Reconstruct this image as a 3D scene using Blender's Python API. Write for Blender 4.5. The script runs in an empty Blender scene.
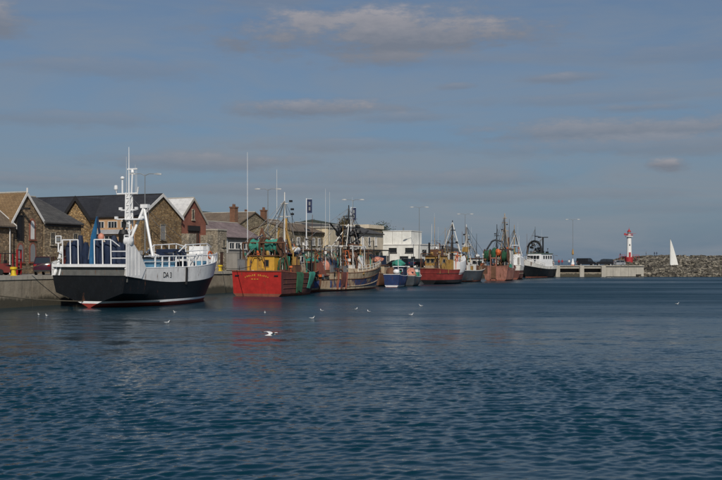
import bpy, math, random
from mathutils import Vector, Matrix
R = math.radians
random.seed(7)
scene = bpy.context.scene
COL = scene.collection

# ------------------------------------------------------------------ camera
EYE = 4.2                                   # eye height above the water (metres)
cam = bpy.data.cameras.new('camera'); camo = bpy.data.objects.new('camera', cam); COL.objects.link(camo)
camo.location = (0, 0, EYE); camo.rotation_euler = (R(90), 0, 0)
cam.sensor_width = 36; cam.lens = 36 * 970 / 722; cam.shift_y = 20.5 / 722
cam.clip_start = .5; cam.clip_end = 60000
scene.camera = camo
# ------------------------------------------------------------------ sky, sun, exposure
SUN_EL = 38.0
SUN_H = Vector((.12, -.993, 0)).normalized()
world = bpy.data.worlds.new('World'); scene.world = world; world.use_nodes = True
SKY_STRENGTH = .085
SUN_STRENGTH = 4.2
scene.view_settings.view_transform = 'Standard'; scene.view_settings.look = 'None'
scene.view_settings.gamma = 1; scene.view_settings.exposure = -.35
scene.view_settings.use_curve_mapping = False

def N(nt, typ, **kw):
    n = nt.nodes.new(typ)
    for k, v in kw.items(): setattr(n, k, v)
    return n
def math_n(nt, op, a, b=None, clamp=False):
    n = N(nt, 'ShaderNodeMath', operation=op); n.use_clamp = clamp
    for i, v in enumerate((a, b)):
        if v is None: continue
        if isinstance(v, (int, float)): n.inputs[i].default_value = v
        else: nt.links.new(v, n.inputs[i])
    return n.outputs[0]
def mix_rgb(nt, fac, a, b, mode='MIX'):
    n = N(nt, 'ShaderNodeMix', data_type='RGBA', blend_type=mode)
    for sock, v in ((n.inputs[0], fac), (n.inputs[6], a), (n.inputs[7], b)):
        if isinstance(v, (int, float)): sock.default_value = v
        elif isinstance(v, tuple): sock.default_value = (*v[:3], 1)
        else: nt.links.new(v, sock)
    return n.outputs[2]
def noise(nt, vec, scale, detail=3, rough=.5, dist=0):
    n = N(nt, 'ShaderNodeTexNoise'); n.inputs['Scale'].default_value = scale
    n.inputs['Detail'].default_value = detail; n.inputs['Roughness'].default_value = rough
    n.inputs['Distortion'].default_value = dist
    if vec is not None: nt.links.new(vec, n.inputs['Vector'])
    return n.outputs['Fac']
def ramp(nt, fac, stops, interp='LINEAR'):
    n = N(nt, 'ShaderNodeValToRGB'); cr = n.color_ramp; cr.interpolation = interp
    while len(cr.elements) < len(stops): cr.elements.new(.5)
    for e, (p, c) in zip(cr.elements, stops):
        e.position = p; e.color = (*c[:3], 1) if isinstance(c, tuple) else (c, c, c, 1)
    nt.links.new(fac, n.inputs[0]); return n.outputs[0]
def mapping(nt, vec, scale=(1, 1, 1), loc=(0, 0, 0)):
    n = N(nt, 'ShaderNodeMapping'); n.inputs['Scale'].default_value = scale; n.inputs['Location'].default_value = loc
    nt.links.new(vec, n.inputs['Vector']); return n.outputs[0]

def build_world():
    nt = world.node_tree; nt.nodes.clear()
    out = N(nt, 'ShaderNodeOutputWorld'); bg = N(nt, 'ShaderNodeBackground')
    bg.inputs['Strength'].default_value = SKY_STRENGTH
    sky = N(nt, 'ShaderNodeTexSky', sky_type='NISHITA'); sky.sun_disc = False
    sky.sun_elevation = R(SUN_EL); sky.sun_rotation = math.atan2(SUN_H.x, SUN_H.y)
    sky.air_density = 1.0; sky.dust_density = .6; sky.ozone_density = 1.6
    tc = N(nt, 'ShaderNodeTexCoord'); d = tc.outputs['Generated']
    sep = N(nt, 'ShaderNodeSeparateXYZ'); nt.links.new(d, sep.inputs[0])
    dx, dy, dz = sep.outputs
    # azimuth / elevation of the direction, used to lay the cloud banks out round the whole sky
    az = math_n(nt, 'ARCTAN2', dx, dy)
    el = math_n(nt, 'ARCSINE', dz)
    cmb = N(nt, 'ShaderNodeCombineXYZ'); nt.links.new(az, cmb.inputs[0]); nt.links.new(el, cmb.inputs[1])
    ae = cmb.outputs[0]
    n1 = noise(nt, mapping(nt, ae, (11, 38, 1)), 1, 6, .65)
    n2 = noise(nt, mapping(nt, ae, (42, 110, 1), (3, 7, 0)), 1, 5, .65)
    # thin streaky veil
    veil = noise(nt, mapping(nt, ae, (3.8, 24, 1), (1.7, .6, 0)), 1, 6, .62, .8)
    veil = ramp(nt, veil, [(.36, 0.0), (.66, 1.0)])
    # low cloud banks: azimuth, elevation, half width, half height, density
    banks = [(.022, .229, .155, .028, 1.0), (-.085, .262, .05, .012, .35), (-.044, .155, .085, .010, .85), (.303, .094, .020, .0065, 1.0),
             (.26, .129, .150, .013, .75), (-.360, .230, .030, .020, .85), (-.165, .100, .110, .010, .65),
             (.20, .182, .042, .0055, .6), (.06, .083, .17, .010, .5), (-.31, .078, .10, .008, .5),
             (.10, .177, .022, .004, .5), (.275, .150, .05, .005, .55), (-.02, .118, .12, .008, .45), (.03, .146, .05, .006, .45), (.33, .052, .1, .006, .3), (.31, .113, .20, .011, .5), (.15, .066, .20, .007, .4), (.33, .20, .10, .009, .35), (.12, .203, .18, .009, .28), (-.25, .19, .12, .010, .38), (-.30, .14, .12, .009, .42), (-.10, .073, .16, .007, .45), (.22, .16, .14, .006, .35)]
    warp = math_n(nt, 'MULTIPLY', math_n(nt, 'SUBTRACT', n1, .5), 2.6)
    warp2 = math_n(nt, 'MULTIPLY', math_n(nt, 'SUBTRACT', n2, .5), 1.1)
    tot = None; top = None
    for a, e, w, h, dens in banks:
        u = math_n(nt, 'DIVIDE', math_n(nt, 'SUBTRACT', az, a), w)
        v = math_n(nt, 'DIVIDE', math_n(nt, 'SUBTRACT', el, e), h)
        vv = math_n(nt, 'ADD', v, .0)
        r = math_n(nt, 'SQRT', math_n(nt, 'ADD', math_n(nt, 'MULTIPLY', u, u), math_n(nt, 'MULTIPLY', vv, vv)))
        m = math_n(nt, 'SUBTRACT', 1.25, r)
        m = math_n(nt, 'ADD', m, warp); m = math_n(nt, 'ADD', m, warp2)
        m = math_n(nt, 'MULTIPLY', m, 1.35, True)
        inside = math_n(nt, 'SUBTRACT', 2.0, r, True)
        m = math_n(nt, 'MULTIPLY', math_n(nt, 'MULTIPLY', m, inside), dens)
        tot = m if tot is None else math_n(nt, 'MAXIMUM', tot, m)
        lit = math_n(nt, 'MULTIPLY', math_n(nt, 'MULTIPLY', math_n(nt, 'ADD', math_n(nt, 'ADD', v, warp2), .35), .5), m)
        top = lit if top is None else math_n(nt, 'MAXIMUM', top, lit)
    # sparser banks round the unseen sky, thinned so the water reflects bluer
    gen = ramp(nt, noise(nt, mapping(nt, ae, (4.5, 20, 1), (5, 2, 0)), 1, 5, .55), [(.56, 0.0), (.76, .5)])
    side = math_n(nt, 'MULTIPLY', math_n(nt, 'SUBTRACT', math_n(nt, 'ABSOLUTE', az), .42), 6.0, True)
    high = math_n(nt, 'MULTIPLY', math_n(nt, 'SUBTRACT', el, .27), 10.0, True)
    gen = math_n(nt, 'MULTIPLY', gen, math_n(nt, 'MAXIMUM', side, high))
    tot = math_n(nt, 'MAXIMUM', tot, gen)
    # sky: the physical sky, slightly greyed by thin high cloud
    hs = N(nt, 'ShaderNodeHueSaturation'); hs.inputs['Saturation'].default_value = .88
    nt.links.new(sky.outputs[0], hs.inputs['Color'])
    base = mix_rgb(nt, 1.0, hs.outputs[0], (.62, .785, .955), 'MULTIPLY')
    # grey blue haze of distant cloud all round the horizon
    hz = math_n(nt, 'POWER', 2.718, math_n(nt, 'MULTIPLY', math_n(nt, 'ABSOLUTE', el), -4.6))
    base = mix_rgb(nt, math_n(nt, 'MULTIPLY', hz, .94, True), base, (2.08, 2.88, 3.95))
    base = mix_rgb(nt, math_n(nt, 'MULTIPLY', math_n(nt, 'MULTIPLY', veil, math_n(nt, 'SUBTRACT', 1.0, math_n(nt, 'MULTIPLY', el, 2.0), True)), .78), base, (3.55, 3.95, 4.5))  # veil faded out overhead so the water mirrors a darker, bluer sky
    ccol = mix_rgb(nt, math_n(nt, 'MULTIPLY', top, 1.15, True), (2.72, 2.98, 3.58), (6.4, 5.9, 6.0))
    colr = mix_rgb(nt, math_n(nt, 'MULTIPLY', tot, .86), base, ccol)
    nt.links.new(colr, bg.inputs['Color']); nt.links.new(bg.outputs[0], out.inputs[0])
build_world()
sl = bpy.data.lights.new('sun', 'SUN'); so = bpy.data.objects.new('sun', sl); COL.objects.link(so)
sl.energy = SUN_STRENGTH; sl.angle = R(.55); sl.color = (1.0, .93, .83)
sd = Vector((SUN_H.x * math.cos(R(SUN_EL)), SUN_H.y * math.cos(R(SUN_EL)), math.sin(R(SUN_EL))))
so.rotation_euler = sd.to_track_quat('Z', 'Y').to_euler(); so.location = (-40, -90, 90)

# ------------------------------------------------------------------ materials
MATS = {}
def base_mat(name):
    m = bpy.data.materials.new(name); m.use_nodes = True
    nt = m.node_tree; b = nt.nodes['Principled BSDF']; MATS[name] = m
    tc = N(nt, 'ShaderNodeTexCoord')
    return m, nt, b, tc.outputs['Object']
def bump(nt, b, h, strength=.4, dist=.03):
    n = N(nt, 'ShaderNodeBump'); n.inputs['Strength'].default_value = strength; n.inputs['Distance'].default_value = dist
    nt.links.new(h, n.inputs['Height']); nt.links.new(n.outputs[0], b.inputs['Normal'])
def paint(name, col, rough=.5, rust=0.0, var=.25, metal=0.0, patch=None):
    if name in MATS: return MATS[name]
    m, nt, b, oc = base_mat(name)
    n = noise(nt, oc, 1.3, 5, .65)
    dark = tuple(c * (1 - var) for c in col); lite = tuple(min(1, c * (1 + var * .5)) for c in col)
    c = ramp(nt, n, [(.3, dark), (.7, lite)])
    streak = noise(nt, mapping(nt, oc, (2.2, 2.2, .22)), 1.6, 5, .7)
    c = mix_rgb(nt, math_n(nt, 'MULTIPLY', ramp(nt, streak, [(.5, 0.0), (.75, 1.0)]), .35), c, tuple(v * .45 for v in col))
    if patch:
        pn = noise(nt, mapping(nt, oc, (.42, .3, .25), (7, 2, 4)), 1, 3, .6)
        c = mix_rgb(nt, ramp(nt, pn, [(.53, 0.0), (.58, 1.0)]), c, patch)
    chips = noise(nt, mapping(nt, oc, (1, 1, .6), (3, 3, 3)), 4.5, 6, .7)
    c = mix_rgb(nt, math_n(nt, 'MULTIPLY', ramp(nt, chips, [(.55, 0.0), (.70, 1.0)]), min(1, var * 1.3)), c, tuple(v * .6 + .012 for v in col))
    if rust:
        rn = noise(nt, mapping(nt, oc, (1.4, 1.4, .35), (5, 1, 2)), 1.5, 7, .75)
        c = mix_rgb(nt, ramp(nt, rn, [(.62 - rust * .22, 0.0), (.70 - rust * .16, 1.0)]), c, (.135, .055, .025))
    nt.links.new(c, b.inputs['Base Color']); b.inputs['Roughness'].default_value = rough; b.inputs['Metallic'].default_value = metal
    bump(nt, b, noise(nt, oc, 5, 3), .15, .02)
    return m
def stone(name, c1, c2, c3, scale=4.2, mortar=(.16, .14, .11)):
    m, nt, b, oc = base_mat(name)
    dn = N(nt, 'ShaderNodeTexNoise'); dn.inputs['Scale'].default_value = 1.6; nt.links.new(oc, dn.inputs['Vector'])
    mp = mapping(nt, oc, (1, 1, 1.7))
    va = N(nt, 'ShaderNodeVectorMath', operation='MULTIPLY_ADD'); nt.links.new(dn.outputs['Color'], va.inputs[0])
    va.inputs[1].default_value = (.25, .25, .25); nt.links.new(mp, va.inputs[2])
    v = N(nt, 'ShaderNodeTexVoronoi'); v.inputs['Scale'].default_value = scale; nt.links.new(va.outputs[0], v.inputs['Vector'])
    e = N(nt, 'ShaderNodeTexVoronoi', feature='DISTANCE_TO_EDGE'); e.inputs['Scale'].default_value = scale; nt.links.new(va.outputs[0], e.inputs['Vector'])
    sp = N(nt, 'ShaderNodeSeparateXYZ'); nt.links.new(v.outputs['Color'], sp.inputs[0])
    c = ramp(nt, sp.outputs[0], [(0, c1), (.45, c2), (.8, c3), (1, tuple(x * 1.5 for x in c3))])
    big = noise(nt, oc, .35, 5, .65)
    c = mix_rgb(nt, .8, c, ramp(nt, big, [(.3, (.5, .47, .45)), (.7, (1.35, 1.3, 1.2))]), 'MULTIPLY')
    ed = ramp(nt, e.outputs['Distance'], [(.02, 0.0), (.08, 1.0)])
    c = mix_rgb(nt, ed, mortar, c)
    nt.links.new(c, b.inputs['Base Color']); b.inputs['Roughness'].default_value = .95
    bump(nt, b, math_n(nt, 'MULTIPLY', ed, math_n(nt, 'ADD', sp.outputs[1], .4)), .8, .06)
    return m
def brick_mat(name, c1, c2, mortar, axis='x', sc=1.0, bw=.45, bh=.15, ms=.02, rough=.9):
    m, nt, b, oc = base_mat(name)
    sp = N(nt, 'ShaderNodeSeparateXYZ'); nt.links.new(oc, sp.inputs[0])
    cb = N(nt, 'ShaderNodeCombineXYZ'); nt.links.new(sp.outputs[0 if axis == 'x' else 1], cb.inputs[0]); nt.links.new(sp.outputs[2], cb.inputs[1])
    if axis == 'xy':
        nt.links.new(math_n(nt, 'ADD', sp.outputs[0], sp.outputs[1]), cb.inputs[0])
    t = N(nt, 'ShaderNodeTexBrick'); nt.links.new(cb.outputs[0], t.inputs['Vector'])
    t.inputs['Color1'].default_value = (*c1, 1); t.inputs['Color2'].default_value = (*c2, 1); t.inputs['Mortar'].default_value = (*mortar, 1)
    t.inputs['Scale'].default_value = sc; t.inputs['Brick Width'].default_value = bw; t.inputs['Row Height'].default_value = bh
    t.inputs['Mortar Size'].default_value = ms
    big = noise(nt, oc, .5, 5, .7)
    c = mix_rgb(nt, .85, t.outputs['Color'], ramp(nt, big, [(.3, (.55, .53, .52)), (.7, (1.3, 1.28, 1.25))]), 'MULTIPLY')
    nt.links.new(c, b.inputs['Base Color']); b.inputs['Roughness'].default_value = rough
    bump(nt, b, math_n(nt, 'SUBTRACT', 1, t.outputs['Fac']), .6, .03)
    return m
def plaster(name, col, stain=.35, rough=.9):
    if name in MATS: return MATS[name]
    m, nt, b, oc = base_mat(name)
    n = noise(nt, oc, .7, 6, .7); s = noise(nt, mapping(nt, oc, (2, 2, .25)), 1.2, 5, .7)
    c = ramp(nt, n, [(.3, tuple(v * .78 for v in col)), (.7, tuple(min(1, v * 1.08) for v in col))])
    c = mix_rgb(nt, math_n(nt, 'MULTIPLY', ramp(nt, s, [(.48, 0.0), (.75, 1.0)]), stain), c, tuple(v * .35 for v in col))
    nt.links.new(c, b.inputs['Base Color']); b.inputs['Roughness'].default_value = rough
    bump(nt, b, noise(nt, oc, 9, 4), .2, .02)
    return m
def glass(name, col=(.02, .025, .03), rough=.08):
    m, nt, b, oc = base_mat(name)
    b.inputs['Base Color'].default_value = (*col, 1); b.inputs['Roughness'].default_value = rough
    bump(nt, b, noise(nt, oc, 1.2, 2), .05, .05)
    return m
def quay_wall_mat():
    m, nt, b, oc = base_mat('quay_concrete')
    sp = N(nt, 'ShaderNodeSeparateXYZ'); nt.links.new(oc, sp.inputs[0])
    n = noise(nt, oc, .5, 7, .7); s = noise(nt, mapping(nt, oc, (1.2, 1.2, .16)), 1.1, 6, .7); f = noise(nt, oc, 7, 5, .7)
    c = ramp(nt, n, [(.3, (.19, .155, .11)), (.55, (.31, .265, .20)), (.75, (.37, .33, .26))])
    c = mix_rgb(nt, math_n(nt, 'MULTIPLY', ramp(nt, s, [(.45, 0.0), (.7, 1.0)]), .6), c, (.115, .10, .075))
    c = mix_rgb(nt, .5, c, ramp(nt, f, [(.3, (.7, .7, .7)), (.7, (1.2, 1.2, 1.2))]), 'MULTIPLY')
    zz = math_n(nt, 'ADD', sp.outputs[2], math_n(nt, 'MULTIPLY', math_n(nt, 'SUBTRACT', s, .5), 1.6))
    weed = ramp(nt, zz, [(.65, 1.0), (1.25, 0.0)])
    c = mix_rgb(nt, math_n(nt, 'MULTIPLY', weed, .9), c, (.035, .033, .022))
    nt.links.new(c, b.inputs['Base Color']); b.inputs['Roughness'].default_value = .92
    bump(nt, b, math_n(nt, 'ADD', f, math_n(nt, 'MULTIPLY', n, 2)), .5, .05)
    return m
WAVE = 2.4
def water_mat():
    m, nt, b, oc = base_mat('harbour_water')
    g = N(nt, 'ShaderNodeNewGeometry').outputs['Position']
    b.inputs['Base Color'].default_value = (.001, .027, .043, 1); b.inputs['Roughness'].default_value = .10
    b.inputs['IOR'].default_value = 1.333
    big = noise(nt, mapping(nt, g, (.007, .034, 1), (2, 3, 0)), 1, 4, .6, .5)       # cat's paws and calm lanes
    patch = ramp(nt, big, [(.38, .30), (.58, 1.0)])
    def slopes(scale, loc, detail):
        n_ = N(nt, 'ShaderNodeTexNoise'); n_.inputs['Scale'].default_value = 1; n_.inputs['Detail'].default_value = detail; n_.inputs['Roughness'].default_value = .6
        nt.links.new(mapping(nt, g, scale, loc), n_.inputs['Vector'])
        v_ = N(nt, 'ShaderNodeVectorMath', operation='SUBTRACT'); nt.links.new(n_.outputs['Color'], v_.inputs[0]); v_.inputs[1].default_value = (.5, .5, .5); return v_.outputs[0]
    def vscale(v_, f):
        q = N(nt, 'ShaderNodeVectorMath', operation='SCALE'); nt.links.new(v_, q.inputs[0])
        if isinstance(f, (int, float)): q.inputs['Scale'].default_value = f
        else: nt.links.new(f, q.inputs['Scale'])
        return q.outputs[0]
    def vadd(a, c):
        q = N(nt, 'ShaderNodeVectorMath', operation='ADD'); nt.links.new(a, q.inputs[0]); nt.links.new(c, q.inputs[1]); return q.outputs[0]
    # wave slopes: wavelets, chop and a little swell
    sl_ = vadd(vadd(vscale(slopes((2.0, 4.4, 1), (0, 0, 0), 3), WAVE), vscale(slopes((7, 14, 1), (9, 4, 0), 2), WAVE * .6)), vscale(slopes((.30, .85, 1), (1, 8, 0), 2), WAVE * .8))
    # out in the open basin the unresolved chop is carried by roughness
    sy_ = N(nt, 'ShaderNodeSeparateXYZ'); nt.links.new(g, sy_.inputs[0])
    far = N(nt, 'ShaderNodeMapRange'); far.inputs[1].default_value = 52; far.inputs[2].default_value = 100; far.inputs[3].default_value = .14; far.inputs[4].default_value = .50
    nt.links.new(sy_.outputs[1], far.inputs[0])
    # sheltered strip along the quay, in the lee of the wall and the hulls
    dt = N(nt, 'ShaderNodeVectorMath', operation='DOT_PRODUCT'); nt.links.new(g, dt.inputs[0]); dt.inputs[1].default_value = (.9172, -.3985, 0)
    lee = N(nt, 'ShaderNodeMapRange'); lee.interpolation_type = 'SMOOTHSTEP'; lee.inputs[1].default_value = -62.9 + 8; lee.inputs[2].default_value = -62.9 + 24; lee.inputs[3].default_value = .22; lee.inputs[4].default_value = 1.0
    nt.links.new(math_n(nt, 'ADD', dt.outputs['Value'], math_n(nt, 'MULTIPLY', big, 10)), lee.inputs[0])
    patch = math_n(nt, 'MULTIPLY', patch, lee.outputs[0])
    nt.links.new(math_n(nt, 'MULTIPLY', far.outputs[0], math_n(nt, 'ADD', math_n(nt, 'MULTIPLY', patch, .65), .35)), b.inputs['Roughness'])
    amp = N(nt, 'ShaderNodeMapRange'); amp.inputs[1].default_value = 30; amp.inputs[2].default_value = 52; amp.inputs[3].default_value = .22; amp.inputs[4].default_value = .34
    nt.links.new(sy_.outputs[1], amp.inputs[0])
    sl_ = vscale(vscale(sl_, patch), amp.outputs[0])
    fl = N(nt, 'ShaderNodeVectorMath', operation='MULTIPLY_ADD'); nt.links.new(sl_, fl.inputs[0]); fl.inputs[1].default_value = (1, 1, 0); nt.links.new(N(nt, 'ShaderNodeNewGeometry').outputs['Normal'], fl.inputs[2])
    nm = N(nt, 'ShaderNodeVectorMath', operation='NORMALIZE'); nt.links.new(fl.outputs[0], nm.inputs[0]); nt.links.new(nm.outputs[0], b.inputs['Normal'])
    return m

M = {}
M['water'] = water_mat()
M['quay'] = quay_wall_mat()
M['deck_concrete'] = plaster('deck_concrete', (.30, .28, .25), .3)
M['coping'] = plaster('coping', (.42, .39, .33), .45)
M['stone_a'] = stone('stone_a', (.10, .065, .035), (.21, .14, .08), (.30, .215, .13))
M['stone_b'] = stone('stone_b', (.12, .085, .05), (.24, .175, .11), (.33, .26, .17), 3.8)
M['stone_gold'] = stone('stone_gold', (.14, .08, .03), (.27, .165, .065), (.34, .23, .11), 4.0)
M['stone_grey'] = stone('stone_grey', (.14, .115, .07), (.25, .205, .13), (.33, .28, .19), 3.6)
M['stone_pale'] = stone('stone_pale', (.24, .21, .16), (.36, .32, .25), (.45, .40, .32), 3.0)
M['red_brick'] = brick_mat('red_brick', (.36, .10, .06), (.28, .075, .045), (.20, .13, .10), 'xy', 1, .22, .075, .01)
M['chimney_brick'] = brick_mat('chimney_brick', (.27, .12, .06), (.20, .085, .045), (.2, .15, .11), 'xy', 1, .22, .075, .01)
for ax in 'xy':
    M['slate_dark_' + ax] = brick_mat('slate_dark_' + ax, (.030, .031, .037), (.040, .042, .048), (.016, .016, .018), ax, 1, .34, .13, .012, .7)
    M['slate_grey_' + ax] = brick_mat('slate_grey_' + ax, (.075, .072, .068), (.105, .10, .092), (.04, .04, .038), ax, 1, .4, .16, .014, .8)
    M['tile_tan_' + ax] = brick_mat('tile_tan_' + ax, (.20, .125, .06), (.25, .165, .085), (.09, .06, .03), ax, 1, .4, .18, .016)
    M['tile_brown_' + ax] = brick_mat('tile_brown_' + ax, (.16, .12, .085), (.20, .155, .11), (.08, .06, .045), ax, 1, .4, .18, .016)
    M['slate_mauve_' + ax] = brick_mat('slate_mauve_' + ax, (.20, .15, .15), (.25, .195, .19), (.11, .085, .085), ax, 1, .5, .2, .016)
    M['sheet_white_' + ax] = brick_mat('sheet_white_' + ax, (.72, .72, .70), (.66, .66, .65), (.5, .5, .5), ax, 1, .25, 9, .02, .6)
M['peach'] = plaster('peach', (.50, .31, .17), .35)
M['cream'] = plaster('cream', (.62, .52, .36), .3)
M['pale_wall'] = plaster('pale_wall', (.66, .57, .43), .45)
M['white_wall'] = plaster('white_wall', (.78, .77, .71), .22)
M['grey_wall'] = plaster('grey_wall', (.30, .28, .25), .4)
M['white_trim'] = paint('white_trim', (.72, .70, .66), .6, 0, .15)
M['dark_trim'] = paint('dark_trim', (.02, .018, .017), .6)
M['sign_band'] = paint('sign_band', (.42, .42, .43), .5)
M['door_red'] = paint('door_red', (.17, .025, .02), .6)
M['door_brown'] = paint('door_brown', (.09, .045, .03), .7)
M['glass'] = glass('glass')
M['glass_pale'] = glass('glass_pale', (.22, .22, .22), .3)
M['white_paint'] = paint('white_paint', (.80, .80, .79), .42, 0, .10)
M['white_worn'] = paint('white_worn', (.80, .79, .77), .5, .16, .14)
M['white_rusty'] = paint('white_rusty', (.70, .68, .63), .5, .28, .15)
M['black_hull'] = paint('black_hull', (.0045, .006, .008), .5, .03, .5)
M['antifoul'] = paint('antifoul', (.28, .035, .025), .6, .05)
M['red_hull'] = paint('red_hull', (.42, .025, .020), .5, .06, .3)
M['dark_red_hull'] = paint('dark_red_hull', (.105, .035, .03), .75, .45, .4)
M['blue_hull'] = paint('blue_hull', (.025, .06, .17), .6, .6, .4, 0, (.36, .27, .18))
M['small_blue'] = paint('small_blue', (.012, .035, .12), .6, .25, .35)
M['cream_hull'] = paint('cream_hull', (.46, .36, .24), .6, .5, .3)
M['dull_red'] = paint('dull_red', (.25, .035, .03), .6, .22, .35)
M['rust_red'] = paint('rust_red', (.24, .075, .045), .7, .3, .35)
M['grey_hull'] = paint('grey_hull', (.05, .06, .07), .55, .2, .3)
M['pink_hull'] = paint('pink_hull', (.34, .145, .105), .65, .42, .35)
M['navy'] = paint('navy', (.009, .022, .060), .75, 0, .45)
M['banner_blue'] = paint('banner_blue', (.012, .022, .07), .8)
M['bright_blue'] = paint('bright_blue', (.02, .13, .28), .5, .08)
M['light_blue'] = paint('light_blue', (.16, .38, .55), .55, .05)
M['yellow'] = paint('yellow', (.62, .34, .045), .5, .12)
M['ochre'] = paint('ochre', (.40, .24, .065), .6, .4)
M['bollard_yellow'] = paint('bollard_yellow', (.70, .48, .02), .5, .05)
M['orange'] = paint('orange', (.62, .13, .03), .6)
M['pink_orange'] = paint('pink_orange', (.60, .25, .17), .6, .05)
M['teal_net'] = paint('teal_net', (.045, .27, .20), .95, 0, .5)
M['green_net'] = paint('green_net', (.025, .11, .055), .95, 0, .5)
M['green_shed'] = paint('green_shed', (.12, .18, .12), .7, .1)
M['rust'] = paint('rust', (.14, .065, .035), .85, .3, .4)
M['steel'] = paint('steel', (.24, .24, .24), .5, .15, .2, .3)
M['galv'] = paint('galv', (.22, .235, .24), .5, 0, .15, .2)
M['black'] = paint('black', (.012, .012, .013), .6)
M['wood_deck'] = paint('wood_deck', (.17, .12, .075), .85, .05, .35)
M['deck_grey'] = paint('deck_grey', (.20, .21, .20), .8, .2, .3)
M['ramp_grey'] = paint('ramp_grey', (.13, .13, .12), .75, .2, .35)
M['deck_green'] = paint('deck_green', (.05, .13, .09), .8, .25, .3)
M['rope'] = paint('rope', (.10, .085, .06), .95)
M['tyre'] = paint('tyre', (.012, .012, .012), .9)
M['sail'] = paint('sail', (.82, .80, .74), .8, 0, .06)
M['lh_white'] = paint('lh_white', (.82, .80, .76), .55, 0, .08)
M['lh_red'] = paint('lh_red', (.42, .03, .035), .5, 0, .2)
M['rock'] = stone('rock', (.035, .032, .028), (.14, .128, .105), (.25, .23, .19), 1.0, (.03, .027, .02))
M['hill'] = plaster('hill', (.045, .055, .04), .5)
M['bark'] = plaster('bark', (.06, .045, .03), .4)
M['leaf'] = paint('leaf', (.05, .065, .02), .8, 0, .6)
M['leaf_brown'] = paint('leaf_brown', (.115, .085, .03), .8, 0, .6)
M['gull_white'] = paint('gull_white', (.80, .80, .78), .7, 0, .06)
M['gull_grey'] = paint('gull_grey', (.30, .32, .34), .7, 0, .1)
M['gull_black'] = paint('gull_black', (.02, .02, .02), .7)
M['beak'] = paint('beak', (.6, .35, .02), .6)
M['car_maroon'] = paint('car_maroon', (.045, .008, .020), .22)
M['car_black'] = paint('car_black', (.008, .008, .010), .2)
M['car_blue'] = paint('car_blue', (.015, .025, .055), .22)
M['car_silver'] = paint('car_silver', (.42, .43, .44), .28, 0, .1, .5)
M['car_white'] = paint('car_white', (.75, .75, .74), .3, 0, .08)
M['car_red'] = paint('car_red', (.32, .015, .02), .25)
M['lamp_glass'] = paint('lamp_glass', (.28, .29, .29), .4)
M['tail_red'] = paint('tail_red', (.3, .01, .01), .3)

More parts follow.
